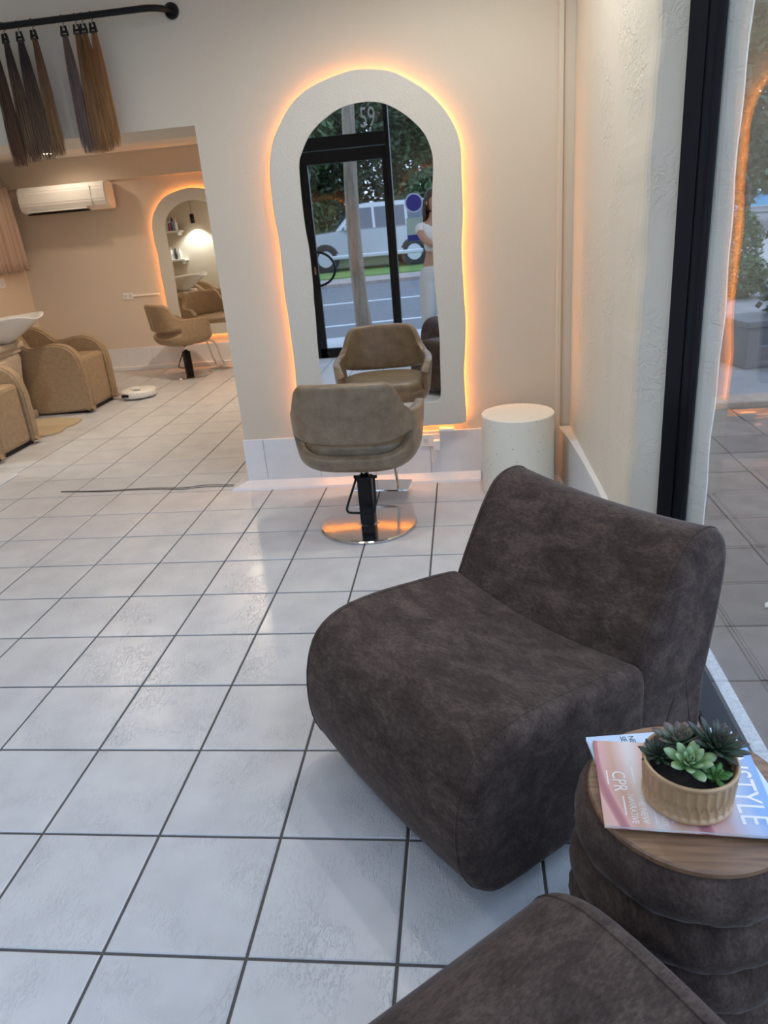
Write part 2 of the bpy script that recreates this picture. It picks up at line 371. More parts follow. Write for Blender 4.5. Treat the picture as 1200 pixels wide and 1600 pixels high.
# floor: slab, then tiles one by one
floor = thing('floor', 'white slate-textured ceramic tile floor with dark grout lines', 'floor', kind='structure')
bm = new_bm(); box(bm, -4.2, 1.505, SY, FARY, -0.06, -0.004); obj('grout_bed', bm, GROUT, floor)
def tile_bm(w, h, t=0.006, b=0.003):
    bm = new_bm(); z0, z1 = -t, 0.0
    a = ring(bm, [(0, 0, z0), (w, 0, z0), (w, h, z0), (0, h, z0)])
    c = ring(bm, [(0, 0, z1 - b / 2), (w, 0, z1 - b / 2), (w, h, z1 - b / 2), (0, h, z1 - b / 2)])
    d = ring(bm, [(b, b, z1), (w - b, b, z1), (w - b, h - b, z1), (b, h - b, z1)])
    bridge(bm, a, c); bridge(bm, c, d); bm.faces.new(d)
    return bm
g = 0.0042
meshes = {}
rest = new_bm(); ntile = 0
for j in range(-5, 23):
    for i in range(-13, 5):
        x0, y0 = i * T + g, j * T + g; x1, y1 = (i + 1) * T - g, (j + 1) * T - g
        x0 = max(x0, LX + .002 if j >= 10 else -2.88); x1 = min(x1, 1.50); y0 = max(y0, SY + .05); y1 = min(y1, FARY - .002)
        if x1 - x0 < 0.02 or y1 - y0 < 0.02: continue
        if j < 10 and x1 < -2.85: continue
        if j >= 10 and x0 > 0.3: continue
        vis = False
        for q in ((x0, y0), (x1, y0), (x0, y1), (x1, y1)):
            p = to_px((q[0], q[1], 0))
            if p and -15 < p[0] < 1215 and 0 < p[1] < 1620: vis = True
        if y0 > WY and x0 > -0.2: vis = False
        w, h = round(x1 - x0, 3), round(y1 - y0, 3)
        if vis and ntile < 295:
            key = (w, h)
            if key not in meshes:
                b = tile_bm(w, h); me = bpy.data.meshes.new('tile'); bmesh.ops.recalc_face_normals(b, faces=b.faces); b.to_mesh(me); b.free(); me.materials.append(TILE); meshes[key] = me
            o = bpy.data.objects.new('tile', meshes[key]); COL.objects.link(o); o.parent = floor
            o.location = (x0, y0, random.uniform(-0.0004, 0.0004)); ntile += 1
        else:
            b = tile_bm(w, h); bmesh.ops.translate(b, vec=(x0, y0, 0), verts=b.verts)
            me = bpy.data.meshes.new('t'); b.to_mesh(me); b.free(); rest.from_mesh(me); bpy.data.meshes.remove(me)
o = obj('outlying_tiles', rest, TILE, floor); o['kind'] = 'stuff'

# the wall with the big arched mirror and the opening to the wash room
bm = new_bm()
box(bm, OX1, 1.75, WY, WB, 0, CZ); box(bm, LX - .1, OX0, WY, WB, 0, CZ); box(bm, OX0, OX1, WY, WB, OZ, CZ)
setp(obj('wall_back', bm, WALLC), 'cream painted wall carrying the big arched mirror', 'wall', kind='structure')
setp(boxo('wall_left', (-3.0, -2.88, SY, WY, 0, CZ), WALLC), 'plain cream side wall of the front room', 'wall', kind='structure')
setp(boxo('ceiling', (-3.0, 1.75, SY - .1, WB, CZ, CZ + .1), CEIL), 'white ceiling of the front room', 'ceiling', kind='structure')
setp(boxo('ceiling_far', (LX - .1, 1.75, WB, FARY + .1, CZF, CZF + .1), CEIL), 'low white ceiling of the wash room', 'ceiling', kind='structure')
bm = new_bm(); box(bm, LX - .1, 0.6, FARY, FARY + .1, 0, CZF); box(bm, LX, 0.5, FARY - .04, FARY, 2.06, CZF)
setp(obj('wall_far', bm, FARWALL), 'warm cream far wall of the wash room with a shallow bulkhead', 'wall', kind='structure')
setp(boxo('wall_far_left', (LX - .1, LX, WB, FARY, 0, CZF), FARWALL), 'warm cream side wall behind the wash basins', 'wall', kind='structure')
setp(boxo('wall_far_right', (0.5, 0.6, WB, FARY, 0, CZF), FARWALL), 'plain right-hand side wall of the wash room', 'wall', kind='structure')

# skirting on the mirror wall: tiles + sloped white foot strip
sk = thing('baseboard_back', 'white tiled skirting with a flat foot strip under the mirror', 'skirting', kind='structure')
x = OX1 - 0.012
for w in (0.125, 0.33, 0.33, 0.33, 0.33, 0.33, 0.05):
    x1 = min(x + w, 1.345)
    if x1 - x > .02: boxo('skirting_tile', (x + .001, x1 - .001, 2.998, WY, 0.0, 0.298), WHITE_TILE, sk, 0.002)
    x = x + w
for yy in (WY, WY + .22):
    boxo('skirting_tile', (OX1 - .012, OX1, yy + .001, yy + .219, 0, .298), WHITE_TILE, sk, 0.002)
bm = new_bm()
a = ring(bm, [(-0.58, 2.94, 0.0), (0.915, 2.94, 0), (0.915, 2.9985, 0), (-0.489, 2.9985, 0), (-0.489, WB, 0), (-0.58, WB, 0)])
b = ring(bm, [(-0.575, 2.945, 0.012), (0.913, 2.945, 0.012), (0.913, 2.9985, 0.045), (-0.489, 2.9985, 0.045), (-0.489, WB, 0.045), (-0.575, WB, 0.012)])
bridge(bm, a, b); bm.faces.new((b[0], b[1], b[2], b[3])); bm.faces.new((b[0], b[3], b[4], b[5]))
obj('foot_strip', bm, WHITE_TILE, sk)
sk2 = thing('baseboard_left', 'white skirting foot at the far jamb of the opening', 'skirting', kind='structure')
boxo('skirting_tile', (OX0, OX0 + .012, WY, WB, 0, 0.298), WHITE_TILE, sk2, 0.002)
boxo('foot_strip', (OX0 + .012, -2.272, WY - .05, WB, 0, 0.014), WHITE_TILE, sk2, 0.004)
sk3 = thing('baseboard_far', 'white tiled skirting along the far wash room wall', 'skirting', kind='structure')
x = LX
while x < 0.2:
    boxo('skirting_tile', (x + .001, x + .329, FARY - .012, FARY, 0, 0.26), WHITE_TILE, sk3, 0.002); x += 0.33
boxo('foot_strip', (LX, 0.4, FARY - .05, FARY - .012, 0, 0.05), WHITE_TILE, sk3, 0.006)
# vertical trim in the corner
bm = new_bm(); box(bm, 1.338, 1.364, 2.985, WY, 0, CZ, bev=0.005)
setp(obj('trim_1', bm, WALLC), 'narrow cream vertical corner bead beside the rough pillar', 'trim', kind='structure')

# rough pillar at the window: a leaning, hand-plastered prism with a splayed reveal
def gx(y): return 1.545          # glass line
def pillar():
    bm = new_bm(); rings = []
    nz = 70
    for k in range(nz + 1):
        z = CZ * k / nz
        lean = 1.402 + 0.012 * z
        w = 0.0025 * math.sin(z * 11) + 0.0015 * math.sin(z * 31)
        e = 0.0035 * math.sin(z * 7.1) + 0.002 * math.sin(z * 23 + 1)
        pts = [(1.418, 3.02), (1.420, 2.45), (1.424, 1.9), (lean - .001 + w, 1.48), (lean + .002 + w, 1.452), (lean + .008 + w, 1.434), (lean + .020, 1.4205), (1.4965, 1.369), (1.5727, 1.302),
               (1.610 + e, 1.2695), (1.617 + e, 1.2645), (1.622 + e, 1.268), (1.628, 1.30), (1.64, 1.40), (1.66, 1.7), (1.68, 3.02)]
        rings.append(ring(bm, [(p[0], p[1], z) for p in pts]))
    for a, b in zip(rings, rings[1:]): bridge(bm, a, b)
    bm.faces.new(list(reversed(rings[0]))); bm.faces.new(rings[-1])
    return obj('wall_right', bm, STUCCO, None, False)
setp(pillar(), 'rough cream stucco pillar between mirror wall and window', 'wall', kind='structure')
sk4 = thing('baseboard_right', 'white tiled skirting at the foot of the rough pillar', 'skirting', kind='structure')
line = [(1.355, 2.997), (1.380, 2.716), (1.393, 2.40), (1.399, 2.07), (1.399, 1.74), (1.397, 1.48)]
for k, (a, b) in enumerate(zip(line, line[1:])):
    bm = new_bm(); s = 0.0006 if k else 0
    prism(bm, [(a[0], a[1] - s), (b[0], b[1] + s), (1.44, b[1] + s), (1.44, a[1] - s)], 0, 0.29)
    obj('skirting_tile' if k else 'bare_end', bm, WHITE_TILE if k else FARWALL, sk4)

# side window: black post set on the reveal, glass, sill
win = thing('window_1', 'tall side window with black aluminium frame beside the dark armchair', 'window', kind='structure')
rdir = Vector((1.5727 - 1.4965, 1.302 - 1.369)); rl = rdir.length; ra = math.atan2(rdir.y, rdir.x)
MR = Matrix.Translation((1.4965, 1.369, 0)) @ Matrix.Rotation(ra, 4, 'Z')
bm = new_bm(); box(bm, 0, rl, -.012, .0, 0, CZ, .002, MR); fr = obj('frame_post', bm, NAVY, win)
bm = new_bm(); box(bm, rl * .46, rl * .54, -.018, -.012, 0, CZ, .001, MR); obj('glazing_bead', bm, NAVY, fr)
def slab(name, xa, xb, z0, z1, m, par, y0=SY, y1=1.262):
    bm = new_bm(); prism(bm, [(gx(y0) + xa, y0), (gx(y0) + xb, y0), (gx(y1) + xb, y1), (gx(y1) + xa, y1)], z0, z1); return obj(name, bm, m, par)
slab('pane', -.003, .003, 0.02, CZ, GLASS, win, y1=1.316)
slab('bottom_rail', -.040, .046, -.03, 0.03, NAVY, win, y1=1.26)
boxo('corner_post', (1.50, 1.62, SY - .06, SY + .03, -0.1, CZ), NAVY, win)
setp(slab('window_sill', .047, .102, -0.2, 0.002, SILL, None, y1=1.25), 'speckled grey concrete sill outside the side window', 'sill', kind='structure')

# street front behind the camera: door and windows, seen in the mirror
win2 = thing('window_2', 'shopfront window with black frame and blue round sticker, seen in the mirror', 'window', kind='structure')
boxo('frame_post', (0.100, 0.150, SY - .06, SY + .02, -0.1, CZ), BLACKM, win2, 0.003)
boxo('frame_post', (1.44, 1.50, SY - .06, SY + .02, -0.1, CZ), BLACKM, win2, 0.003)
boxo('bottom_rail', (0.150, 1.44, SY - .06, SY + .02, -0.1, 0.06), BLACKM, win2, 0.003)
p2 = boxo('pane', (0.150, 1.44, SY - .022, SY - .016, 0.06, CZ), GLASS, win2)
BLUE = mat('blue_print', (0.035, 0.04, 0.30), 0.4); PALEG = mat('pale_green_print', (0.42, 0.58, 0.56), 0.4)
bm = new_bm(); lathe(bm, [(0.098, 0), (0.098, 0.002)], 36); o = obj('sticker_edge', bm, mat('pale_blue_print', (0.55, 0.62, 0.85), 0.4), p2); o.location = (0.362, SY - .0155, 1.567); o.rotation_euler = (R(-90), 0, 0)
bm = new_bm(); lathe(bm, [(0.082, 0), (0.082, 0.003)], 36); o = obj('round_sticker', bm, BLUE, p2); o.location = (0.362, SY - .0152, 1.567); o.rotation_euler = (R(-90), 0, 0)
boxo('notice', (0.27, 0.52, SY - .0158, SY - .014, 1.20, 1.42), PALEG, p2); boxo('notice_band', (0.275, 0.52, SY - .0156, SY - .0135, 1.19, 1.25), BLUE, p2)
door = thing('door_1', 'black framed glass shop door with ring pull, seen in the mirror', 'door', kind='structure')
DX0, DX1 = -0.812, 0.10
boxo('jamb', (DX0 - .10, DX0, SY - .06, SY + .02, -0.1, CZ), BLACKM, door, 0.003)
boxo('transom_bar', (DX0, DX1, SY - .06, SY + .02, 2.15, 2.275), BLACKM, door, 0.003)
boxo('top_rail', (DX0, DX1, SY - .045, SY + .005, 2.02, 2.143), BLACKM, door, 0.003)
boxo('stile', (DX0 + .003, DX0 + .075, SY - .045, SY + .005, -0.02, 2.02), BLACKM, door, 0.003)
boxo('stile', (DX1 - .045, DX1 - .003, SY - .045, SY + .005, -0.02, 2.02), BLACKM, door, 0.003)
boxo('bottom_rail', (DX0, DX1, SY - .045, SY + .005, -0.09, 0.1), BLACKM, door, 0.003)
boxo('pane', (DX0 + .075, DX1 - .045, SY - .023, SY - .017, 0.1, 2.02), GLASS, door)
tp = boxo('transom_pane', (DX0, DX1, SY - .023, SY - .017, 2.275, CZ), GLASS, door)
text_obj('street_number', '59', 0.27, mat('frosted_vinyl', (0.50, 0.56, 0.54), 0.6), tp, (-0.145, SY - .024, 2.325), (R(90), 0, 0), 0.0005, sx=0.62)
bm = new_bm(); tube(bm, [(DX0 + .055 + 0.215 * math.sin(PI * k / 16), SY + .045, 0.98 + 0.18 * math.cos(PI * k / 16)) for k in range(17)], 0.014, 10)
hd = obj('ring_pull', bm, BLACKM, door, True)
boxo('lock_plate', (DX0 + .03, DX0 + .05, SY + .005, SY + .012, .92, 1.0), CHROME, door)
win3 = thing('window_3', 'plain shopfront pane left of the glass shop door', 'window', kind='structure')
boxo('frame_post', (-2.98, -2.88, SY - .06, SY + .02, -.1, CZ), BLACKM, win3); boxo('pane', (-2.88, DX0 - .10, SY - .022, SY - .016, -0.05, CZ), GLASS, win3)

# ------------------------------------------------------------------ lamps of the place
def downlight(x, y, z, watts, colour, cone, label, k):
    t = thing('ceiling_downlight', label, 'light', (x, y, z), group='recessed ceiling downlights')
    bm = new_bm(); lathe(bm, [(0.062, 0.0), (0.062, -0.006), (0.047, -0.008), (0.045, -0.002)], 28, cap=False); obj('trim_ring', bm, WHITE, t, True)
    bm = new_bm(); lathe(bm, [(0.045, -0.003), (0.045, -0.001)], 24); obj('lens', bm, mat('lit_lens_%d' % (colour == WARM), colour, 0.5, emis=colour, estr=40), t)
    ld = bpy.data.lights.new('bulb', 'SPOT'); ld.energy = watts; ld.color = colour; ld.spot_size = R(cone); ld.spot_blend = 0.55; ld.shadow_soft_size = 0.04
    lo = bpy.data.objects.new('bulb', ld); COL.objects.link(lo); lo.parent = t; lo.location = (0, 0, -0.012)
for k, a in enumerate(DOWNLIGHTS):
    downlight(*a, 'recessed downlight in the front room ceiling above the ' + ('rough pillar', 'gap between the armchairs and mirror', 'tiles left of the styling chair', 'open floor', 'far corner floor')[k], k)
for k, a in enumerate(FAR_DOWNLIGHTS):
    downlight(*a, 'recessed warm downlight in the wash room ceiling ' + ('near the air conditioner', 'right of the far styling chair', 'above the nearer wash chair')[k], k)

# ------------------------------------------------------------------ ARCHED MIRROR
FY = 2.952
OUT = [(572.5,107.6),(595,108.5),(616,113),(640,125),(664,140),(685,159.5),(703,183.5),(715,209),(720.4,236),(721,266),(722.5,302),(723.4,338),(721.6,368),(721.6,404),(724,440),(725.5,470),(727.6,499),(727,544),(725,580),(727,622),(728.5,645),(728.5,655),(724.5,661),(700,663.5),(661,665.5),(600,669.5),(540,674),(490,677.5),(473,677),(467.5,668),(466,650),(463.5,610),(462,592),(459.4,562),(454.6,526),(449.5,490),(445,463),(442,434),(439,401),(434.5,368),(428.5,338),(424.6,308),(421.6,275),(421.6,248),(427,218),(436,197),(448,173),(463,153.5),(481,138.5),(505,125.6),(529,116),(550,109.4)]
INN = [(574,158.6),(595,160.4),(610,165.5),(631,177.5),(652,195.5),(664,210.5),(671.5,227),(676,245),(676.6,272),(675.4,296),(675,335),(676,380),(678,425),(682,472),(684.4,499),(687.2,532),(687.6,562),(688.6,595),(688.6,617),(686,625),(678,628),(664,628.5),(620,631),(560,635),(520,637.5),(509,636),(506,626),(503.5,598),(499,571),(495.4,535),(493,499),(490,469),(489.4,455),(486,419),(482.5,389),(476.5,356),(472,320),(468.4,284),(467,254),(472,236),(481,215),(493,198.5),(511,182),(529,170),(550,162.5)]
def outline(px, y):
    pts = [pix(a, b, 1, y) for a, b in px]
    return [(p.x, p.z) for p in pts]
OUTW = outline(OUT, FY); INNW = outline(INN, FY)
def inset(loop, d):
    n = len(loop); out = []
    for i in range(n):
        a, b = Vector(loop[i - 1]), Vector(loop[(i + 1) % n]); t = (b - a).normalized(); nn = Vector((t[1], -t[0]))
        out.append(Vector(loop[i]) + nn * d)
    return out
def smooth_loop(loop, n): 
    s = spline([(x, 0, z) for x, z in loop], 5, True)
    return [(p.x, p.z) for p in resample(s, n)]
def build_mirror(name, label, wall_y, sx, sz, cx, z0, group):
    """origin at the wall, frame standing 35 mm off it, LED strip behind"""
    N = 180
    base_x = 0.385
    o2 = [((x - base_x) * sx, z * sz) for x, z in smooth_loop(OUTW, N)]
    i2 = [((x - base_x) * sx, z * sz) for x, z in smooth_loop(INNW, N)]
    t = thing(name, label, 'mirror', (cx, wall_y, z0), group=group)
    bm = new_bm(); yf, yb = -0.058, -0.034
    of = ring(bm, [(p[0], yf + .003, p[1]) for p in o2]); oin = inset(o2, 0.004)
    # orientation-safe inset towards the centre
    cen = Vector((sum(p[0] for p in o2) / N, sum(p[1] for p in o2) / N))
    if (Vector(oin[0]) - cen).length > (Vector(o2[0]) - cen).length: oin = inset(o2, -0.004); sgn = -1
    else: sgn = 1
    of2 = ring(bm, [(p[0], yf, p[1]) for p in oin]); ob = ring(bm, [(p[0], yb, p[1]) for p in o2])
    inf = ring(bm, [(p[0], yf, p[1]) for p in i2]); inb = ring(bm, [(p[0], yf + .006, p[1]) for p in i2])
    bridge(bm, ob, of); bridge(bm, of, of2); bridge(bm, of2, inf); bridge(bm, inf, inb)
    bm.faces.new(ob)
    obj('frame', bm, FRAMEP, t, False)
    bm = new_bm(); v = ring(bm, [(p[0], yf + .0055, p[1]) for p in inset(i2, -sgn * 0.002)]); bm.faces.new(v)
    bmesh.ops.recalc_face_normals(bm, faces=bm.faces)
    if bm.faces[:][0].normal.y > 0: bmesh.ops.reverse_faces(bm, faces=bm.faces)
    obj('looking_glass', bm, MIRROR, t, False, False)
    bm = new_bm(); tube(bm, [(p[0], -0.014, p[1]) for p in resample([(q[0], q[1]) for q in inset(o2, sgn * 0.034)], 120)], 0.0055, 6, True)
    obj('led_strip', bm, LED, t)
    for k, (px_, pz_) in enumerate(((-.28, 1.75), (.28, 1.75), (-.25, .5), (.25, .5))):
        bm = new_bm(); box(bm, px_ * sx - .03, px_ * sx + .03, yb, 0, pz_ * sz - .03, pz_ * sz + .03); obj('wall_spacer', bm, WHITE, t)
    return t
build_mirror('arched_mirror', 'large wavy arched mirror with glowing edge facing the shop door', WY, 1.0, 1.0, 0.385, 0.0, 'backlit arched mirrors')
build_mirror('arched_mirror', 'smaller looking backlit arched mirror in the far wash room', FARY, 0.99, 0.87, -2.04, 0.065, 'backlit arched mirrors')

# outlet, adapter and driver under the mirror
def outlet(name, label, loc, rz=0):
    t = thing(name, label, 'outlet', loc, rz)
    boxo('plate', (-.058, .058, -.010, 0, -.036, .036), WHITE, t, 0.003)
    for s in (-1, 1):
        k = boxo('socket', (s * .028 - .018, s * .028 + .018, -.0115, -.009, -.022, .018), mat('socket_face', (.72, .72, .70), .4), t)
        for q in ((-.006, .004), (.006, .004), (0, -.008)):
            boxo('slot', (s * .028 + q[0] - .0015, s * .028 + q[0] + .0015, -.0122, -.0114, q[1] - .004, q[1] + .004), BLACKM, k)
    return t
outlet('power_outlet', 'white double power outlet on the skirting under the big mirror', (0.632, 2.997, 0.245))
t = thing('plug_adapter', 'small white plug-in adapter in the outlet under the big mirror', 'adapter', (0.668, 2.984, 0.228))
boxo('body', (-.02, .02, -.04, 0, -.034, .026), WHITE, t, 0.006); bm = new_bm(); tube(bm, spline([(0, -.03, -.034), (-.005, -.03, -.07), (-.03, -.012, -.11), (-.02, -.004, -.06)], 5), .0025, 6); obj('lead', bm, WHITE, t)
setp(boxo('led_driver', (0.685, 0.77, 2.955, 3.0, 0.302, 0.318), WHITE, None, .003), 'slim white lighting driver below the lower edge of the big mirror', 'driver')
# ------------------------------------------------------------------ SALON CHAIRS
def sgnpow(v, p): return math.copysign(abs(v) ** p, v)
def lerp_tab(tab, x):
    for (a, va), (b, vb) in zip(tab, tab[1:]):
        if x <= b:
            t = max(0, (x - a) / (b - a)); t = t * t * (3 - 2 * t); return va + (vb - va) * t
    return tab[-1][1]
def salon_shell():
    """tub shell of a styling chair, facing +Y: bowl, wrap-round back and arms, slot above the seat"""
    bm = new_bm(); NC = 96
    top = [(0, .800), (38, .797), (43, .780), (58, .672), (68, .640), (104, .628), (118, .585), (126, .50), (180, .50)]
    ex = 2 / 3.0
    rows = []
    for r in range(15):
        row = []
        for c in range(NC):
            th = 360 * c / NC - 180; at = abs(th)
            zt = lerp_tab(top, at)
            slot_lo = .440 + .058 * min(1, at / 62) ** 2; slot_hi = slot_lo + .068 - .022 * min(1, at / 62) ** 2
            if r < 6:
                z = [.352, .352, .365, .392, .425, slot_lo if at < 112 else .452][r]; k = [.30, .66, .82, .92, .975, 1.0][r]
            elif r == 6: z = slot_lo + (slot_hi - slot_lo) * .5; k = 1.012
            elif r == 7: z = slot_hi; k = 1.02
            else: f = (r - 7) / 7.0; z = slot_hi + (max(zt, slot_hi + .01) - slot_hi) * f; k = 1.02 + .02 * f
            a = .302 * k; b = .285 * k
            # narrower towards the top of the back, leaning backwards
            rear = max(0.0, math.cos(R(th)))
            h = max(0, (z - .56) / .24)
            x = a * sgnpow(math.sin(R(th)), ex) * (1 - .10 * h * rear); y = -b * sgnpow(math.cos(R(th)), ex) - .035 * h * rear
            row.append(bm.verts.new((x, y, z)))
        rows.append(row)
    for r in range(14):
        for c in range(NC):
            c2 = (c + 1) % NC
            th = 360 * (c + .5) / NC - 180; at = abs(th)
            if r >= 5 and at > 122: continue
            if r in (5, 6) and at < 62: continue
            bm.faces.new((rows[r][c], rows[r][c2], rows[r + 1][c2], rows[r + 1][c]))
    bm.faces.new(list(reversed(rows[0])))
    loose = [v for v in bm.verts if not v.link_faces]
    bmesh.ops.delete(bm, geom=loose, context='VERTS')
    return bm
def salon_chair(name, label, loc, rz, leather, group):
    t = thing(name, label, 'chair', loc, rz, group)
    s = obj('shell', salon_shell(), leather, t, True); mod(s, 'SOLIDIFY', thickness=.046, offset=-1.0); mod(s, 'SUBSURF', levels=1, render_levels=2)
    bm = new_bm(); pts = []
    prof = [(.62, .395), (.88, .40), (.955, .43), (.965, .475), (.93, .512), (.66, .526), (.2, .528)]
    rs = [ring(bm, [(.285 * k * sgnpow(math.sin(2 * PI * c / 48), .68), -.27 * k * sgnpow(math.cos(2 * PI * c / 48), .68) + .02, z) for c in range(48)]) for k, z in prof]
    for a, b in zip(rs, rs[1:]): bridge(bm, a, b)
    bm.faces.new(rs[-1]); bm.faces.new(list(reversed(rs[0])))
    c = obj('seat_cushion', bm, leather, t, True); mod(c, 'SUBSURF', levels=1, render_levels=1)
    bm = new_bm(); tube(bm, [(0, -.3265 - .033 * max(0, (z - .56) / .24) - (.0 if z < .56 else 0), z) for z in (.53, .6, .68, .76, .79)], .0025, 6); obj('back_seam', bm, leather, t)
    bm = new_bm(); lathe(bm, [(.022, .26), (.022, .36)], 20); obj('gas_stem', bm, CHROME, t, True)
    bm = new_bm(); lathe(bm, [(.11, .338), (.11, .353)], 24); obj('mount_plate', bm, BLACKM, t)
    bm = new_bm(); box(bm, -.037, .037, -.034, .034, .012, .268, .008); col = obj('pump_column', bm, BLACKM, t)
    bm = new_bm()
    tube(bm, spline([(-.046, .0, .262), (-.050, -.02, .235), (-.088, -.06, .13), (-.086, -.072, .102), (-.06, -.078, .098), (0, -.08, .098), (.04, -.078, .098), (.052, -.072, .106), (.056, -.05, .16), (.049, -.015, .235), (.046, 0, .262)], 4), .0062, 8)
    tube(bm, [(-.056, 0, .262), (.062, 0, .262)], .009, 8)
    obj('pump_lever', bm, BLACKM, t, True)
    bm = new_bm(); lathe(bm, [(.240, .0), (.247, .003), (.247, .008), (.240, .013), (.06, .016), (.045, .020)], 64); obj('base_disc', bm, BASECHROME, t, False)
    bm = new_bm()
    for s in (-1, 1): tube(bm, spline([(s * .06, .22, .345), (s * .075, .30, .335), (s * .085, .345, .26), (s * .09, .37, .14), (s * .09, .40, .068)], 5), .009, 10)
    fo = obj('footrest_bar', bm, CHROME, t, True)
    boxo('footrest_plate', (-.155, .155, .33, .50, .052, .064), CHROME, t, .004)
    return t
salon_chair('styling_chair', 'taupe leather styling chair with slotted back before the big mirror', (0.325, 2.36, 0), R(-5), LEATHER, 'styling chairs')
salon_chair('styling_chair', 'styling chair tinted tan for the warm light, turned sideways before the far wash room mirror', (-2.20, 6.74, 0), R(-40), TANFAB, 'styling chairs')  # same chair as by the big mirror; warm room light put into its colour

# ------------------------------------------------------------------ ARMLESS LOUNGE CHAIRS
SW = 0.722; KD, KS, KB, LEAN = 1.0175, 1.138, 1.0137, 0.21   # depth, seat height, back height, back lean
def loft_profile(prof, width, dip, er, flare=None, nsec=26):
    """sweep a closed (depth, height) profile across the width; rounded ends; dip hollows the middle"""
    bm = new_bm(); cx = sum(p[0] for p in prof) / len(prof); cz = sum(p[1] for p in prof) / len(prof)
    secs = []
    ys = []
    for k in range(6): a = PI / 2 * k / 5; ys.append((-width / 2 + er * (1 - math.sin(a)), 1 - math.cos(a)))
    ys = [(-width / 2 + er * (1 - math.sin(PI / 2 * k / 5)), er * (1 - math.cos(PI / 2 * k / 5))) for k in range(5, 0, -1)]
    ys += [(-width / 2 + er + (width - 2 * er) * k / nsec, 0) for k in range(nsec + 1)]
    ys += [(width / 2 - er * (1 - math.sin(PI / 2 * k / 5)), er * (1 - math.cos(PI / 2 * k / 5))) for k in range(1, 6)]
    # first pair is the outermost, with the profile pulled in
    ys[:5] = [(-width / 2 + er * (1 - math.sin(PI / 2 * k / 5)), er * (1 - math.cos(PI / 2 * k / 5))) for k in range(5, 0, -1)]
    n = len(prof)
    for y, off in ys:
        u = 2 * y / width; pts = []
        for i, (v, z) in enumerate(prof):
            a = prof[i - 1]; b = prof[(i + 1) % n]; t = Vector((b[0] - a[0], b[1] - a[1])); t = t.normalized() if t.length else Vector((1, 0))
            nn = Vector((t[1], -t[0]))
            v2 = v - nn[0] * off; z2 = z - nn[1] * off
            dv, dz = dip(u, v2, z2)
            pts.append((v2 + dv, y, max(0.012, z2 + dz)))
        secs.append(ring(bm, pts))
    for a, b in zip(secs, secs[1:]): bridge(bm, a, b)
    for f in bm.faces: f.smooth = True
    for sec in (secs[0], secs[-1]):
        cv = bm.verts.new(sum((v.co for v in sec), Vector()) / n)
        for i in range(n): bm.faces.new((sec[i], sec[(i + 1) % n], cv))
    return bm, ys
def ccw(p):
    s = sum(a[0] * b[1] - b[0] * a[1] for a, b in zip(p, p[1:] + p[:1]))
    return p if s > 0 else list(reversed(p))
SEATP = ccw([(q.x * KD, q.z * KS) for q in spline([(0.30, 0, 0.035), (0.12, 0, 0.035), (0.055, 0, 0.055), (0.012, 0, 0.12), (0.0, 0, 0.21), (0.012, 0, 0.30), (0.052, 0, 0.37), (0.13, 0, 0.408), (0.25, 0, 0.414), (0.38, 0, 0.404), (0.50, 0, 0.392), (0.55, 0, 0.375), (0.565, 0, 0.30), (0.565, 0, 0.10), (0.55, 0, 0.035)], 3, True)])
BACKP = ccw([(q.x * KD + LEAN * max(0, q.z * KB - .3), q.z * KB) for q in spline([(0.60, 0, 0.03), (0.545, 0, 0.04), (0.53, 0, 0.15), (0.515, 0, 0.30), (0.512, 0, 0.38), (0.525, 0, 0.45), (0.555, 0, 0.55), (0.585, 0, 0.63), (0.618, 0, 0.685), (0.662, 0, 0.708), (0.712, 0, 0.705), (0.755, 0, 0.675), (0.785, 0, 0.61), (0.80, 0, 0.48), (0.805, 0, 0.30), (0.80, 0, 0.10), (0.785, 0, 0.035), (0.70, 0, 0.03)], 3, True)])
def seat_dip(u, v, z):
    k = max(0, 1 - u * u); w = max(0, min(1, (z - .22) / .22)); wv = max(0, min(1, (v - .05) / .3))
    return (0.018 * k * (1 - w) * -1 if v < .2 else 0, -0.030 * k * w * (0.35 + .65 * wv))
def back_dip(u, v, z):
    k = max(0, 1 - u * u); w = max(0, min(1, (z - .35) / .3)); f = 1 if v < .66 else max(0, 1 - (v - .66) / .1)
    return (0.028 * k * w * f - 0.020 * k * (1 - w) * f, -0.022 * k * max(0, min(1, (z - .6) / .1)))
def lounge_chair(name, label, loc, rz):
    t = thing(name, label, 'chair', loc, rz, 'dark armless lounge chairs')
    bm, ys = loft_profile(SEATP, SW, seat_dip, 0.035); obj('seat', bm, FABRIC, t, False)
    bm, ys = loft_profile(BACKP, SW - 0.004, back_dip, 0.040); obj('backrest', bm, FABRIC, t, False)
    for part, prof, dp, lo in (('seat_piping', SEATP, seat_dip, .05), ('back_piping', BACKP, back_dip, .36)):
        for s in (-1, 1):
            n = len(prof); y = s * (SW / 2 - .034); pts = []
            for (v, z) in prof:
                dv, dz = dp(2 * y / SW, v, z)
                if z > lo and not (part == 'seat_piping' and v > .54): pts.append((v + dv, y, z + dz))
            # keep one run: start where the gap is
            gaps = [(Vector(pts[i]) - Vector(pts[i - 1])).length for i in range(len(pts))]; k = gaps.index(max(gaps)); pts = pts[k:] + pts[:k]
            bm = new_bm(); tube(bm, pts, .0024, 6); obj(part, bm, FABRIC, t, True)
    for sx in (.12, .70):
        for sy in (-1, 1):
            bm = new_bm(); lathe(bm, [(.022, 0), (.025, .04)], 16, (sx, sy * (SW / 2 - .1), 0)); obj('foot', bm, BLACKM, t)
    return t
ANG = R(39.4); dvec = Vector((math.cos(ANG), math.sin(ANG))); wvec = Vector((-dvec[1], dvec[0]))
B0 = Vector((0.8166, 0.0786)); c = B0 + wvec * (SW / 2)
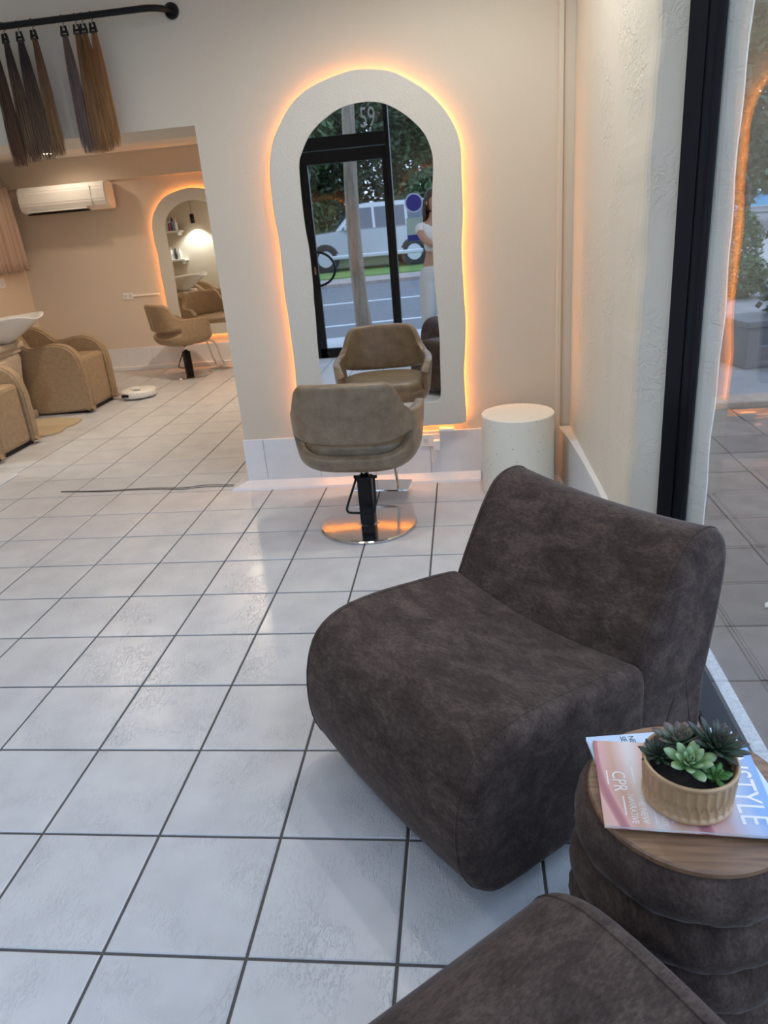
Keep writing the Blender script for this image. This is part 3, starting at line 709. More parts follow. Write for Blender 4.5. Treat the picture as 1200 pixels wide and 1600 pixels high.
lounge_chair('lounge_chair', 'dark brown velvet armless lounge chair by the side window', (c[0], c[1], 0), ANG)
C0 = Vector((0.942, -0.110)); c = C0 - dvec * (SW / 2)
lounge_chair('lounge_chair', 'dark velvet lounge chair cut off at the bottom of the picture', (c[0], c[1], 0), ANG - PI / 2)

# ------------------------------------------------------------------ POUF TABLE, MAGAZINES, SUCCULENTS
TX, TY, TZ = 1.226, 0.022, 0.455
t = thing('pouf_table', 'round channel-tufted velvet side table with a walnut top', 'table', (TX, TY, 0))
def channel(z0, z1, r):
    n = 9; return [(r - .030 + .034 * math.sin(PI * k / n) ** .6, z0 + (z1 - z0) * k / n) for k in range(n + 1)]
lv = [0.02, 0.125, 0.23, 0.335, TZ - .008]
for k, (a, b) in enumerate(zip(lv, lv[1:])):
    pr = [(0.05, a)] + channel(a, b, 0.203 - (.004 if k == 3 else 0)) + [(0.05, b)]
    bm = new_bm()
    lathe(bm, pr, 72, rad=lambda th, z: .0022 * math.sin(th * 9 + z * 40) + .0015 * math.sin(th * 23 + z * 90)); o = obj('upholstered_ring', bm, FABRIC, t, True)
bm = new_bm(); lathe(bm, [(.17, TZ - .012), (.178, TZ - .010), (.179, TZ), (.176, TZ + .004), (.05, TZ + .004)], 80); obj('wooden_top', bm, WOOD, t)
for k in range(4):
    bm = new_bm(); lathe(bm, [(.02, 0), (.022, .022)], 14, (.13 * math.cos(k * PI / 2 + .6), .13 * math.sin(k * PI / 2 + .6), 0)); obj('foot', bm, BLACKM, t)
TZ += .004

WHITEP = mat('page_edges', (0.80, 0.80, 0.78), 0.7, col2=(.66, .66, .64), nscale=300, stretch=(.1, .1, 6)); WINK = mat('white_print', (0.85, 0.85, 0.85), 0.35); DINK = mat('dark_print', (0.03, 0.04, 0.07), 0.4)
PINKC = cover_mat('pink_cover', [(0.0, (0.40, 0.16, 0.18)), (0.035, (0.50, 0.23, 0.24)), (0.07, (0.68, 0.40, 0.37)), (0.5, (0.62, 0.38, 0.29)), (0.85, (0.72, 0.53, 0.48)), (1.0, (0.76, 0.68, 0.66))], 2.4, 4.5, 1.35)
BLUEC = mat('pale_blue_cover', (0.42, 0.60, 0.80), 0.3, col2=(0.70, 0.78, 0.86), nscale=8)
def magazine(name, label, loc, rz, w, h, th, cover):
    """origin at lower left of the front cover; +X along its width, +Y towards its top edge"""
    m = thing(name, label, 'magazine', loc, rz, 'magazines on the pouf table')
    boxo('pages', (0.001, w - .002, .001, h - .002, 0.0006, th - .0006), WHITEP, m)
    for nm, z in (('back_cover', 0.0), ('front_cover', th - .0006)):
        bm = new_bm(); n = 12; lift = 0.0
        a = []; b = []
        for k in range(n + 1):
            xx = w * k / n; dz = lift * max(0, (k / n - .7) / .3) ** 2
            a.append([bm.verts.new((xx, yy, z + dz)) for yy in (0, h)]); b.append([bm.verts.new((xx, yy, z + dz + .0006)) for yy in (0, h)])
        for k in range(n):
            bm.faces.new((a[k][0], a[k][1], a[k + 1][1], a[k + 1][0])); bm.faces.new((b[k][0], b[k + 1][0], b[k + 1][1], b[k][1]))
            bm.faces.new((a[k][0], a[k + 1][0], b[k + 1][0], b[k][0])); bm.faces.new((a[k][1], b[k][1], b[k + 1][1], a[k + 1][1]))
        bm.faces.new((a[0][0], b[0][0], b[0][1], a[0][1])); bm.faces.new((a[n][0], a[n][1], b[n][1], b[n][0]))
        o = obj(nm, bm, cover, m)
    return m, o
MZ = TZ + .0006
p1 = pix(945, 1290, 2, MZ + .012); p2_ = pix(1200, 1307, 2, MZ + .012)
mdir = (p2_ - p1); mdir.z = 0; mdir.normalize()          # towards the masthead
MANG = math.atan2(mdir.y, mdir.x) - PI / 2
mw, mh = 0.216, 0.285
wdir = Vector((math.cos(MANG), math.sin(MANG), 0))
q1 = pix(915, 1152, 2, MZ + .006); q2 = pix(948, 1232, 2, MZ + .006); qd = q2 - q1
m2, cv2 = magazine('magazine', 'pale blue magazine underneath the pink-covered one', (q1.x, q1.y, MZ), math.atan2(qd.y, qd.x), mw - .01, mh, .006, BLUEC)
text_obj('cover_line', 'NEW', .016, DINK, cv2, (.006, .082, .0062), (0, 0, 0), .0002); text_obj('cover_line', 'SEASON', .016, DINK, cv2, (.006, .066, .0062), (0, 0, 0), .0002)
org = Vector((p1.x, p1.y, MZ + .0066)) - wdir * mw
m1, cv1 = magazine('magazine', 'pink-covered magazine with white masthead under the succulent pot', tuple(org), MANG, mw, mh, .006, PINKC)
ZT = .0062
def cover_text(s, size, x, y, sx=1.0): text_obj('cover_line', s, size, WINK, cv1, (x, y, ZT), (0, 0, 0), .0002, sx=sx)
text_obj('masthead', 'INSTYLE', .066, WINK, cv1, (.010, .226, ZT), (0, 0, 0), .0002, sx=.76)
cover_text('CPR', .034, .082, .026, .85)
cover_text('THE NEW', .0165, .140, .064, .9); cover_text('NARRATIVE', .0165, .140, .047, .78)
cover_text('FESTIVAL', .0150, .150, .112, .85); cover_text('READY', .0150, .168, .096, .9)

for x0, x1, y0 in ((.082, .118, .016), (.070, .112, .062), (.145, .190, .038), (.165, .205, .086)):   # lines of print too fine to read
    boxo('fine_print', (x0, x1, y0, y0 + .0022, ZT - .0002, ZT + .0001), WINK, cv1)
# pot with two rows of scalloped facets
PZ = MZ + .0134
pc = pix(1078, 1246, 2, PZ); PX, PY = pc.x - .004, pc.y + .006
t = thing('potted_succulents', 'tan faceted ceramic bowl of green succulents on the magazines', 'potted plant', (PX, PY, PZ), 0.2)
POTM = mat('tan_glazed_ceramic', (0.44, 0.27, 0.135), 0.28, col2=(0.50, 0.32, 0.17), nscale=12, coat=.3)
PR = 0.0775; PH = 0.083; NF = 30
def flute(th, z):
    if z < .010 or z > .0765: return 0
    split = .036
    if z > split + .010: ph = 0
    elif z < split - .010: ph = .5
    else: ph = None
    def cup(p): 
        f = (th / (2 * PI) * NF + p) % 1.0; return -.0042 * (1 - abs(2 * f - 1) ** 3)
    if ph is None:
        f0 = (th / (2 * PI) * NF) % 1.0; d0 = abs(2 * f0 - 1)            # 0 at centre of the upper facet
        edge = split - .010 + .020 * d0                               # pointed ends that interlock
        return cup(0) * min(1, max(0, (z - edge) / .004)) if z > edge else cup(.5) * min(1, max(0, (edge - z) / .004))
    e = min(1, (z - .010) / .006, (.0765 - z) / .006)
    return cup(ph) * max(0, e)
prof = [(.045, 0.0), (PR - .008, 0.0), (PR - .003, .004)] + [(PR - .001 + .002 * (k / 60), .008 + .070 * k / 60) for k in range(61)] + [(PR + .002, .0805), (PR + .001, PH), (PR - .003, PH + .0005), (PR - .006, PH - .003), (PR - .007, .066)]
bm = new_bm(); lathe(bm, prof, NF * 9, cap=False, rad=flute); bot = [v for v in bm.verts if v.co.z < 1e-5 and (v.co.x ** 2 + v.co.y ** 2) ** .5 < .046]
bm.faces.new(sorted(bot, key=lambda v: math.atan2(v.co.y, v.co.x)))
obj('bowl', bm, POTM, t, True)
bm = new_bm(); lathe(bm, [(.071, .055), (.071, .066), (.03, .070)], 32, rad=lambda th, z: .002 * math.sin(th * 11)); obj('soil', bm, mat('dark_soil', (0.02, 0.015, 0.012), .95, bump=.8, bscale=200), t)
def leaf_mesh(name, L_, Wd, thick, m, tipm):
    bm = new_bm(); secs = []
    prof = [(0, .35), (.2, .62), (.45, .92), (.68, 1.0), (.84, .78), (.94, .4), (1.0, .02)]
    for s, w in prof:
        x = s * L_; hw = Wd / 2 * w; cz = .18 * L_ * s * s
        secs.append(ring(bm, [(x, -hw, cz + .30 * hw), (x, -hw * .55, cz - thick * w * .6), (x, 0, cz - thick * w), (x, hw * .55, cz - thick * w * .6), (x, hw, cz + .30 * hw), (x, 0, cz + .12 * hw + thick * .3 * w)]))
    for a, b in zip(secs, secs[1:]): bridge(bm, a, b)
    bm.faces.new(list(reversed(secs[0]))); bm.faces.new(secs[-1])
    bmesh.ops.recalc_face_normals(bm, faces=bm.faces)
    me = bpy.data.meshes.new(name); bm.to_mesh(me); bm.free(); me.materials.append(m)
    for p in me.polygons: p.use_smooth = True
    return me
def leaf_mat(name, base, tip):
    m = bpy.data.materials.new(name); m.use_nodes = True; N, L = nt(m); b = N['Principled BSDF']; tc = N.new('ShaderNodeTexCoord')
    sx = N.new('ShaderNodeSeparateXYZ'); L.new(tc.outputs['Generated'], sx.inputs[0])
    rp = N.new('ShaderNodeValToRGB'); e = rp.color_ramp.elements; e[0].position = .55; e[0].color = base + (1,); e[1].position = .97; e[1].color = tip + (1,)
    L.new(sx.outputs['X'], rp.inputs[0]); L.new(rp.outputs[0], b.inputs['Base Color']); b.inputs['Roughness'].default_value = .42
    return m
def rosette(loc, tilt, rad, kind, label):
    core = new_bm(); lathe(core, [(.004, -.012), (.007, 0), (.004, .008)], 10)
    ms = {'bright': leaf_mat('leaf_bright', (.17, .31, .11), (.30, .40, .22)), 'grey': leaf_mat('leaf_grey', (.17, .26, .16), (.13, .05, .06)), 'dark': leaf_mat('leaf_darktip', (.060, .115, .062), (.035, .014, .02)), 'small': leaf_mat('leaf_small', (.09, .22, .05), (.06, .14, .03))}[kind]
    o = obj('succulent_rosette', core, ms, t); o.location = loc; o.rotation_euler = tilt; o['label'] = label
    spiky = kind == 'dark'
    me = leaf_mesh('leaf', rad, rad * (.27 if spiky else .44), rad * .07, ms, None)
    n = {'bright': 22, 'grey': 30, 'dark': 46, 'small': 16}[kind]
    for k in range(n):
        f = k / (n - 1); l = bpy.data.objects.new('leaf', me); COL.objects.link(l); l.parent = o
        s = 1.0 - .66 * f; l.scale = (s, s, s)
        l.location = (0, 0, .004 * f); l.rotation_euler = (0, -R(6 + 72 * f ** 1.15), k * 2.39996)
    return o
rosette((-.046, .018, .080), (R(4), R(-16), 0), .039, 'dark', 'small dark spiky rosette')
rosette((-.002, .034, .086), (R(-8), 0, 0), .052, 'grey', 'grey-green rosette with dark tips')
rosette((-.016, -.026, .092), (R(16), R(-4), 0), .048, 'bright', 'bright pale green rosette')
rosette((.046, .004, .094), (R(8), R(16), 0), .061, 'dark', 'large dark spiky rosette')
rosette((.018, -.048, .080), (R(24), R(4), 0), .030, 'small', 'tiny vivid green rosette')
rosette((.034, .040, .080), (R(-14), R(10), 0), .040, 'grey', 'half hidden grey rosette')

# ------------------------------------------------------------------ TERRAZZO PLINTH
bm = new_bm(); lathe(bm, [(.186, 0), (.19, .004), (.19, .446), (.187, .450), (.05, .450)], 72)
o = obj('plinth_stool', bm, TERR, None, False); o.location = (1.112, 2.742, 0); setp(o, 'speckled cream terrazzo drum stool in the corner by the pillar', 'stool')

# ------------------------------------------------------------------ HAIR RAIL
RZ_ = 2.462; RY = 2.912
t = thing('hanging_rail', 'black pipe rail holding the hair extensions above the opening', 'rail', (-0.488, WY, RZ_))
bm = new_bm(); tube(bm, [(-1.9, RY - WY, 0), (-.12, RY - WY, 0)] + [(-.12 + .105 * math.sin(a), RY - WY + .10 - .098 * math.cos(a) - .002, 0) for a in (.3, .6, .9, 1.2, 1.4)] + [(0 - .012, -.012, 0), (-.010, 0, 0)], .0145, 14); obj('pipe', bm, BLACKM, t, True)
bm = new_bm(); tube(bm, [(-.010, -.014, 0), (-.010, -.001, 0)], [.034, .036], 24); obj('wall_flange', bm, BLACKM, t)
TRESS = [(-1.395, .60, 'espresso brown hair extension, leftmost in view', (0.031, 0.009, 0.004), (0.127, 0.058, 0.024), .046),
         (-1.322, .585, 'dark brown hair extension fading to ash beside the leftmost one', (0.031, 0.009, 0.004), (0.177, 0.103, 0.054), .048),
         (-1.245, .58, 'dark rooted brown hair extension second left of the gap', (0.027, 0.009, 0.005), (0.184, 0.107, 0.057), .046),
         (-1.172, .57, 'thin golden brown hair extension just left of the gap', (0.114, 0.043, 0.012), (0.268, 0.144, 0.060), .038),
         (-1.015, .57, 'ash mauve hair extension just right of the gap', (0.145, 0.090, 0.075), (0.187, 0.121, 0.106), .036),
         (-0.949, .575, 'bronze brown hair extension behind its honey neighbour', (0.159, 0.061, 0.011), (0.284, 0.147, 0.059), .038),
         (-0.915, .57, 'honey gold hair extension clipped close to the bronze one', (0.205, 0.076, 0.011), (0.344, 0.175, 0.060), .038),
         (-0.868, .555, 'caramel blond hair extension, rightmost on the rail', (0.258, 0.104, 0.027), (0.373, 0.194, 0.071), .038)]
for k, (x, ln, label, c0, c1, wd) in enumerate(TRESS):
    t = thing('hair_extension', label, 'hair extension', (x, RY, RZ_ - .018), R(random.uniform(-14, 14)), 'hair extensions on the black rail')
    bm = new_bm(); tube(bm, [(0, .004 + .017 * math.sin(a), .018 + .0175 * math.cos(a)) for a in [q * PI / 8 for q in range(-5, 9)]] + [(0, .002, -.02)], .0016, 6); obj('hook', bm, BLACKM, t)
    bm = new_bm()
    M1 = Matrix.Rotation(R(9), 4, 'Y'); M2 = Matrix.Rotation(R(-9), 4, 'Y')
    box(bm, -.012, -.003, -.006, .006, -.055, -.012, .002, M1); box(bm, .003, .012, -.006, .006, -.055, -.012, .002, M2); box(bm, -.014, .014, -.004, .004, -.040, -.030, .001)
    obj('clip', bm, BLACKM, t)
    bm = new_bm(); rr = random.Random(k + 3)
    for q in range(210):
        a = rr.uniform(0, 2 * PI); rad = rr.random() ** .5
        x0, y0 = .013 * rad * math.cos(a), .006 * rad * math.sin(a); x1, y1 = wd * rad * math.cos(a) * rr.uniform(.8, 1.1), wd * .42 * rad * math.sin(a)
        L_ = ln * (1 - .10 * rr.random() ** 2) - .05; wv = rr.uniform(-.004, .004); pts = []
        for s in range(7):
            f = s / 6; e = 1 - (1 - f) ** 1.7
            pts.append((x0 + (x1 - x0) * e + wv * math.sin(f * 6), y0 + (y1 - y0) * e + wv * math.cos(f * 5 + q), -.045 - L_ * f))
        r0 = .0019
        tube(bm, pts, [r0 * .9, r0, r0, r0, r0 * .9, r0 * .7, r0 * .25], 3, cap=False)
    obj('hair', bm, hair_mat('hair_%d' % k, c0, c1), t, True)
    bm = new_bm(); lathe(bm, [(.008, -.060), (.012, -.054), (.011, -.046), (.005, -.044)], 12); o = obj('binding', bm, mat('hair_binding', (.04, .025, .018), .7), t)

# ------------------------------------------------------------------ WASH ROOM
# air conditioner
t = thing('air_conditioner', 'white split air conditioner high on the far wash room wall', 'air conditioner', (-3.385, FARY - .04, 1.915))
sec = [(0, -.135), (-.12, -.135), (-.20, -.105), (-.225, -.04), (-.22, .08), (-.19, .135), (0, .135)]
bm = new_bm(); a = ring(bm, [(-.50, y, z) for y, z in sec]); b = ring(bm, [(.50, y, z) for y, z in sec]); bridge(bm, a, b); bm.faces.new(list(reversed(a))); bm.faces.new(b)
bmesh.ops.bevel(bm, geom=[e for e in bm.edges], offset=.012, segments=2, affect='EDGES')
ac = obj('casing', bm, WHITE, t)
bm = new_bm(); box(bm, -.43, .25, -.202, -.112, -.141, -.128, .003, None); o = obj('vent_slot', bm, BLACKM, t)
bm = new_bm(); box(bm, -.44, .26, -.218, -.204, -.118, -.100, .003); o = obj('air_flap', bm, WHITE, t)
boxo('side_panel_line', (.335, .339, -.2275, -.19, -.10, .10), mat('pale_grey_plastic', (.55, .55, .54), .5), t)
bm = new_bm(); box(bm, .415, .425, -.2265, -.222, .03, .034); o = obj('display_lamp', bm, mat('pale_grey_plastic', (.55, .55, .54), .5), t)
# curtain
bm = new_bm(); n = 60; fr_ = []; 
for zz in (1.22, 1.35, 1.6, 1.85, 2.07):
    fr_.append(ring(bm, [(LX + .10 + .035 * math.sin(k * 1.05) * (1.0 if zz < 2 else .6) + .012 * math.sin(k * .37), 6.35 + .82 * k / n * (1 + .06 * (2.07 - zz)), zz + .01 * math.sin(k * .5)) for k in range(n + 1)]))
for a, b in zip(fr_, fr_[1:]): bridge(bm, a, b, False)
o = obj('curtain', bm, mat('pinkish_linen', (.52, .40, .32), .9, bump=.1, bscale=300), None, True); mod(o, 'SOLIDIFY', thickness=.004); setp(o, 'short pleated blush curtain on the wash room side wall', 'curtain')
t = thing('curtain_rod', 'thin rod carrying the short blush curtain', 'curtain rod', (LX, 6.76, 2.075)); bm = new_bm(); tube(bm, [(.10, -.46, 0), (.10, .46, 0)], .009, 8); obj('rod', bm, CHROME, t); bm = new_bm(); tube(bm, [(0, -.44, 0), (.10, -.44, 0)], .006, 8); obj('bracket', bm, CHROME, t); bm = new_bm(); tube(bm, [(0, .44, 0), (.10, .44, 0)], .006, 8); obj('bracket', bm, CHROME, t)
# outlet + conduit on far wall
po = pix(200, 463, 1, FARY - .01)
outlet('power_outlet', 'white power outlet with conduit left of the far mirror', (po.x, FARY - .001, po.z))
bm = new_bm(); tube(bm, [(po.x + .06, FARY - .012, po.z), (po.x + .38, FARY - .012, po.z + .0)], .011, 8); setp(obj('cable_conduit', bm, WHITE), 'white cable conduit between far outlet and far mirror', 'conduit')
pw = pix(3, 443, 0, LX + .01)
t = thing('wall_switch', 'small framed switch panel on the wash room side wall', 'switch', (LX, pw.y, pw.z)); boxo('plate', (0, .012, -.06, .06, -.05, .05), WHITE, t, .004); boxo('rocker', (.012, .017, -.022, .022, -.03, .03), mat('socket_face', (.72, .72, .70), .4), t, .002)

def wash_chair(label, y0):
    """shampoo chair facing +X: two scrolled arms, seat, low back; origin at its floor centre"""
    t = thing('wash_chair', label, 'wash chair', (-2.98, y0, 0), 0, 'tan wash chairs')
    armp = [(q.x, q.z) for q in spline([(-.42, 0, .03), (.34, 0, .03), (.385, 0, .06), (.392, 0, .30), (.385, 0, .44), (.35, 0, .55), (.27, 0, .618), (.14, 0, .64), (.02, 0, .622), (-.07, 0, .612), (-.13, 0, .645), (-.20, 0, .705), (-.30, 0, .745), (-.42, 0, .74), (-.435, 0, .60), (-.435, 0, .30)], 4, True)]
    for s in (-1, 1):
        bm = new_bm(); ya, yb = s * .30, s * .205
        lo = ring(bm, [(p[0], ya, p[1]) for p in armp]); hi = ring(bm, [(p[0], yb, p[1]) for p in armp])
        bridge(bm, lo, hi); bm.faces.new(lo); bm.faces.new(list(reversed(hi)))
        bmesh.ops.recalc_face_normals(bm, faces=bm.faces)
        es = [e for e in bm.edges if len(e.link_faces) == 2 and (len(e.link_faces[0].verts) > 4 or len(e.link_faces[1].verts) > 4)]
        bmesh.ops.bevel(bm, geom=es, offset=.016, segments=3, affect='EDGES'); obj('arm', bm, TANFAB, t, False)
    bm = new_bm(); box(bm, -.36, .372, -.203, .203, .03, .50, .035); obj('seat', bm, TANFAB, t, False)
    bm = new_bm(); box(bm, -.06, .06, -.205, .205, 0, .44, .04, Matrix.Translation((-.33, 0, .40)) @ Matrix.Rotation(R(-24), 4, 'Y')); obj('backrest', bm, TANFAB, t, False)
    boxo('plinth_base', (-.38, .34, -.26, .26, 0, .03), BLACKM, t)
    return t
wash_chair('tan vinyl wash chair with scrolled arms beside the robot vacuum', 5.485)
wash_chair('nearer tan wash chair cut off at the left picture edge', 4.02)
STONE = mat('cream_carved_stone', (.55, .43, .32), .8, col2=(.66, .54, .42), nscale=20, bump=.5, bscale=45)
def basin_unit(y0, which):
    t = thing('basin_pedestal', 'carved cream stone basin pedestal ' + which, 'pedestal', (-3.36, y0, 0), 0, 'wash basin pedestals')
    boxo('plinth', (-.30, .26, -.27, .27, 0, .07), STONE, t, .01)
    bm = new_bm()
    pr = [(.245, .07), (.225, .10), (.215, .16), (.225, .38), (.245, .55), (.235, .60)]
    rs = [ring(bm, [(-.02 + sgn[0] * (k + .02), sgn[1] * k, z) for sgn in ((-1, -1), (-.33, -1), (.33, -1), (1, -1), (1, -.33), (1, .33), (1, 1), (.33, 1), (-.33, 1), (-1, 1), (-1, .33), (-1, -.33))]) for k, z in pr]
    for a, b in zip(rs, rs[1:]): bridge(bm, a, b)
    bm.faces.new(rs[-1]); obj('shaft', bm, STONE, t)
    boxo('cornice', (-.30, .26, -.265, .265, .60, .645), STONE, t, .012); boxo('cap', (-.33, .29, -.275, .275, .645, .70), STONE, t, .015)
    b = thing('wash_basin', 'white ceramic tilting wash basin on the pedestal ' + which, 'basin', (-3.24, y0 + .12, .702), 0, 'white wash basins')
    bm = new_bm(); rs = []
    pr = [(.10, 0), (.14, .0), (.20, .06), (.27, .14), (.315, .195), (.318, .205), (.305, .206), (.25, .14), (.17, .075), (.05, .06)]
    for r, z in pr:
        rs.append(ring(bm, [(r * sgnpow(math.cos(2 * PI * k / 40), .75) * 1.12 + .10 * z / .2, r * .86 * sgnpow(math.sin(2 * PI * k / 40), .75), z + (.035 * math.cos(2 * PI * k / 40) - .045 * math.exp(-((k - (0 if k < 20 else 40)) / 3.0) ** 2)) * (z / .2)) for k in range(40)]))
    for a_, b_ in zip(rs, rs[1:]): bridge(bm, a_, b_)
    bm.faces.new(list(reversed(rs[0]))); bm.faces.new(rs[-1]); obj('bowl', bm, mat('white_glaze', (.82, .83, .82), .12), b, True)
    bm = new_bm(); tube(bm, spline([(-.24, 0, .18), (-.24, 0, .27), (-.20, 0, .29), (-.12, 0, .27)], 4), .012, 10); obj('tap', bm, BLACKM, b, True)
basin_unit(4.905, 'beside the further wash chair')
# mat
bm = new_bm(); prism(bm, [(p.x, p.y) for p in spline([(-3.05, 4.42, 0), (-2.74, 4.42, 0), (-2.60, 4.46, 0), (-2.55, 4.55, 0), (-2.57, 4.66, 0), (-2.545, 4.78, 0), (-2.56, 4.92, 0), (-2.64, 4.99, 0), (-3.05, 4.99, 0)], 5, True)], .001, .014)
setp(obj('floor_mat', bm, mat('beige_pile', (.55, .43, .28), .95, bump=.6, bscale=400)), 'beige shaped floor mat between the two wash chairs', 'mat')
# robot vacuum
pv = pix(217, 614, 2, .04)
t = thing('robot_vacuum', 'white round robot vacuum on the tiles by the wash chair', 'robot vacuum', (pv.x, pv.y, .0))
bm = new_bm(); lathe(bm, [(.14, .012), (.168, .018), (.172, .03), (.172, .068), (.166, .078), (.10, .082), (.04, .082)], 48); obj('body', bm, WHITE, t, True)
bm = new_bm(); lathe(bm, [(.046, .081), (.046, .096), (.040, .100), (.02, .100)], 28, (-.03, 0, 0)); obj('lidar_turret', bm, WHITE, t, True)
boxo('sensor_window', (-.10, -.03, -.178, -.13, .036, .062), BLACKM, t, .006); boxo('top_button', (-.02, .05, -.09, -.05, .081, .084), mat('dark_grey_plastic', (.08, .08, .08), .4), t, .001)
for s in (-1, 1): boxo('wheel', (s * .11 - .012, s * .11 + .012, -.035, .035, .0, .06), BLACKM, t, .01)
# cable across the doorway
for k, (dy, label) in enumerate(((0.0, 'thin black cable lying along the doorway tiles'), (.022, 'second thin black cable beside the first in the doorway'))):
    bm = new_bm(); tube(bm, spline([(-1.75, 3.06 + dy * .2, .003), (-1.45, 3.03 + dy * .6, .003), (-1.15, 3.035 + dy, .003), (-.92, 3.01 + dy * 1.2, .003), (-.80, 3.035 + dy * 1.5, .003), (-.60, 3.03 + dy, .003)], 6), .0019, 6)
    setp(obj('floor_cable', bm, BLACKM), label, 'cable', 'cables on the doorway floor')
# shelves, bottles and pendant on the back of the wall (in the far mirror)
for k, (z, n) in enumerate(((1.50, 7), (1.07, 5))):
    t = thing('wall_shelf', ('upper', 'lower')[k] + ' white bottle shelf seen in the far mirror', 'shelf', (-3.80, WB, z)); boxo('board', (-.24, .24, 0, .17, -.015, .015), WHITE, t, .003); boxo('bracket', (-.2, -.18, 0, .15, -.06, -.015), WHITE, t); boxo('bracket', (.18, .2, 0, .15, -.06, -.015), WHITE, t)
    cols = [(.03, .03, .035), (.75, .74, .70), (.05, .045, .05), (.62, .60, .58), (.30, .10, .12), (.16, .22, .42), (.78, .77, .75)]
    for q in range(n):
        x = -3.98 + .36 * (q + .5) / n; h = (.16, .20, .18, .22, .15, .19, .17)[(q + k * 3) % 7]; cc = cols[(q + k * 4) % 7]
        b = thing('product_bottle', '%s bottle, number %d from the side wall on the %s shelf in the far mirror' % (('black', 'white', 'dark', 'pale', 'maroon', 'blue', 'ivory')[(q + k * 4) % 7], q + 1, ('upper', 'lower')[k]), 'bottle', (x, WB + .08, z + .015), 0, 'hair product bottles')
        bm = new_bm(); lathe(bm, [(.022, 0), (.025, .004), (.025, h * .68), (.012, h * .78)], 14); obj('body', bm, mat('bottle_%d' % ((q + k * 4) % 7), cc, .35), b, True)
        bm = new_bm(); lathe(bm, [(.011, h * .77), (.011, h)], 12); obj('cap', bm, BLACKM if q % 2 else WHITE, b)
t = thing('pendant_lamp', 'black tube pendant lamp over the basins, seen in the far mirror', 'lamp', (-3.34, WB + .14, 1.60))
bm = new_bm(); tube(bm, [(0, 0, .12), (0, 0, CZF - 1.60)], .003, 6); obj('cord', bm, BLACKM, t)
bm = new_bm(); lathe(bm, [(.032, 0), (.034, .13), (.006, .14)], 20, cap=False); obj('shade', bm, BLACKM, t, True)
bm = new_bm(); lathe(bm, [(.02, .005), (.026, .02), (.02, .05)], 14); obj('bulb', bm, mat('lit_bulb', (1, 1, .95), .5, emis=(1, 1, .92), estr=25), t)
ld = bpy.data.lights.new('lamp_beam', 'SPOT'); ld.energy = 20; ld.color = (.95, 1, .93); ld.spot_size = R(120); ld.spot_blend = .5; ld.shadow_soft_size = .02
lo = bpy.data.objects.new('lamp_beam', ld); COL.objects.link(lo); lo.parent = t; lo.location = (0, 0, -.01)

# ------------------------------------------------------------------ OUTDOORS
def rotm(z): return Matrix.Rotation(z, 4, 'Z')
# courtyard beside the window: pavers one by one
yard = thing('courtyard_paving', 'brown concrete slab paving outside the side window', 'paving', kind='structure')
boxo('joint_bed', (1.74, 8.0, -1.4, 4.6, -0.22, -0.112), GROUT, yard)
me_p = None
for i in range(0, 9):
    for j in range(-3, 12):
        x0 = 1.808 + .34 * (i - 1); y0 = 1.135 + .343 * (j - 1)
        if me_p is None:
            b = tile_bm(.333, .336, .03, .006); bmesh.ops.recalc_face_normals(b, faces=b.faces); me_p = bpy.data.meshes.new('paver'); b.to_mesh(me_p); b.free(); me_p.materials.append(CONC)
        if x0 < 1.65 and i > 0: continue
        if i == 0: continue
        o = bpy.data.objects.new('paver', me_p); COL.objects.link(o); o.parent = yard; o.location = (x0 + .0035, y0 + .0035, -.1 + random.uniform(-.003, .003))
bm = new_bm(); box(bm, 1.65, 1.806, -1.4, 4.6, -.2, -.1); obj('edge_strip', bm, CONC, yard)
KERB = mat('pale_kerb_concrete', (.30, .285, .27), .85, col2=(.36, .345, .33), nscale=5)
setp(boxo('courtyard_kerb', (1.9, 9.0, 4.6, 4.85, -.3, -.06), mat('brown_brick_edging', (.25, .17, .12), .85, col2=(.32, .23, .17), nscale=12), None, .01), 'brown brick edging at the end of the courtyard paving', 'edging', kind='structure')
setp(boxo('parking_lot', (1.9, 60, 4.85, 90, -.4, -.14), mat('worn_asphalt', (.15, .145, .145), .9, col2=(.21, .205, .205), nscale=2)), 'pale grey parking ground beyond the courtyard', 'ground', kind='structure')
setp(boxo('driveway_strip', (4.5, 40, 14.0, 24.0, -.135, -.12), KERB), 'pale concrete driveway strip beyond the courtyard', 'driveway', kind='structure')

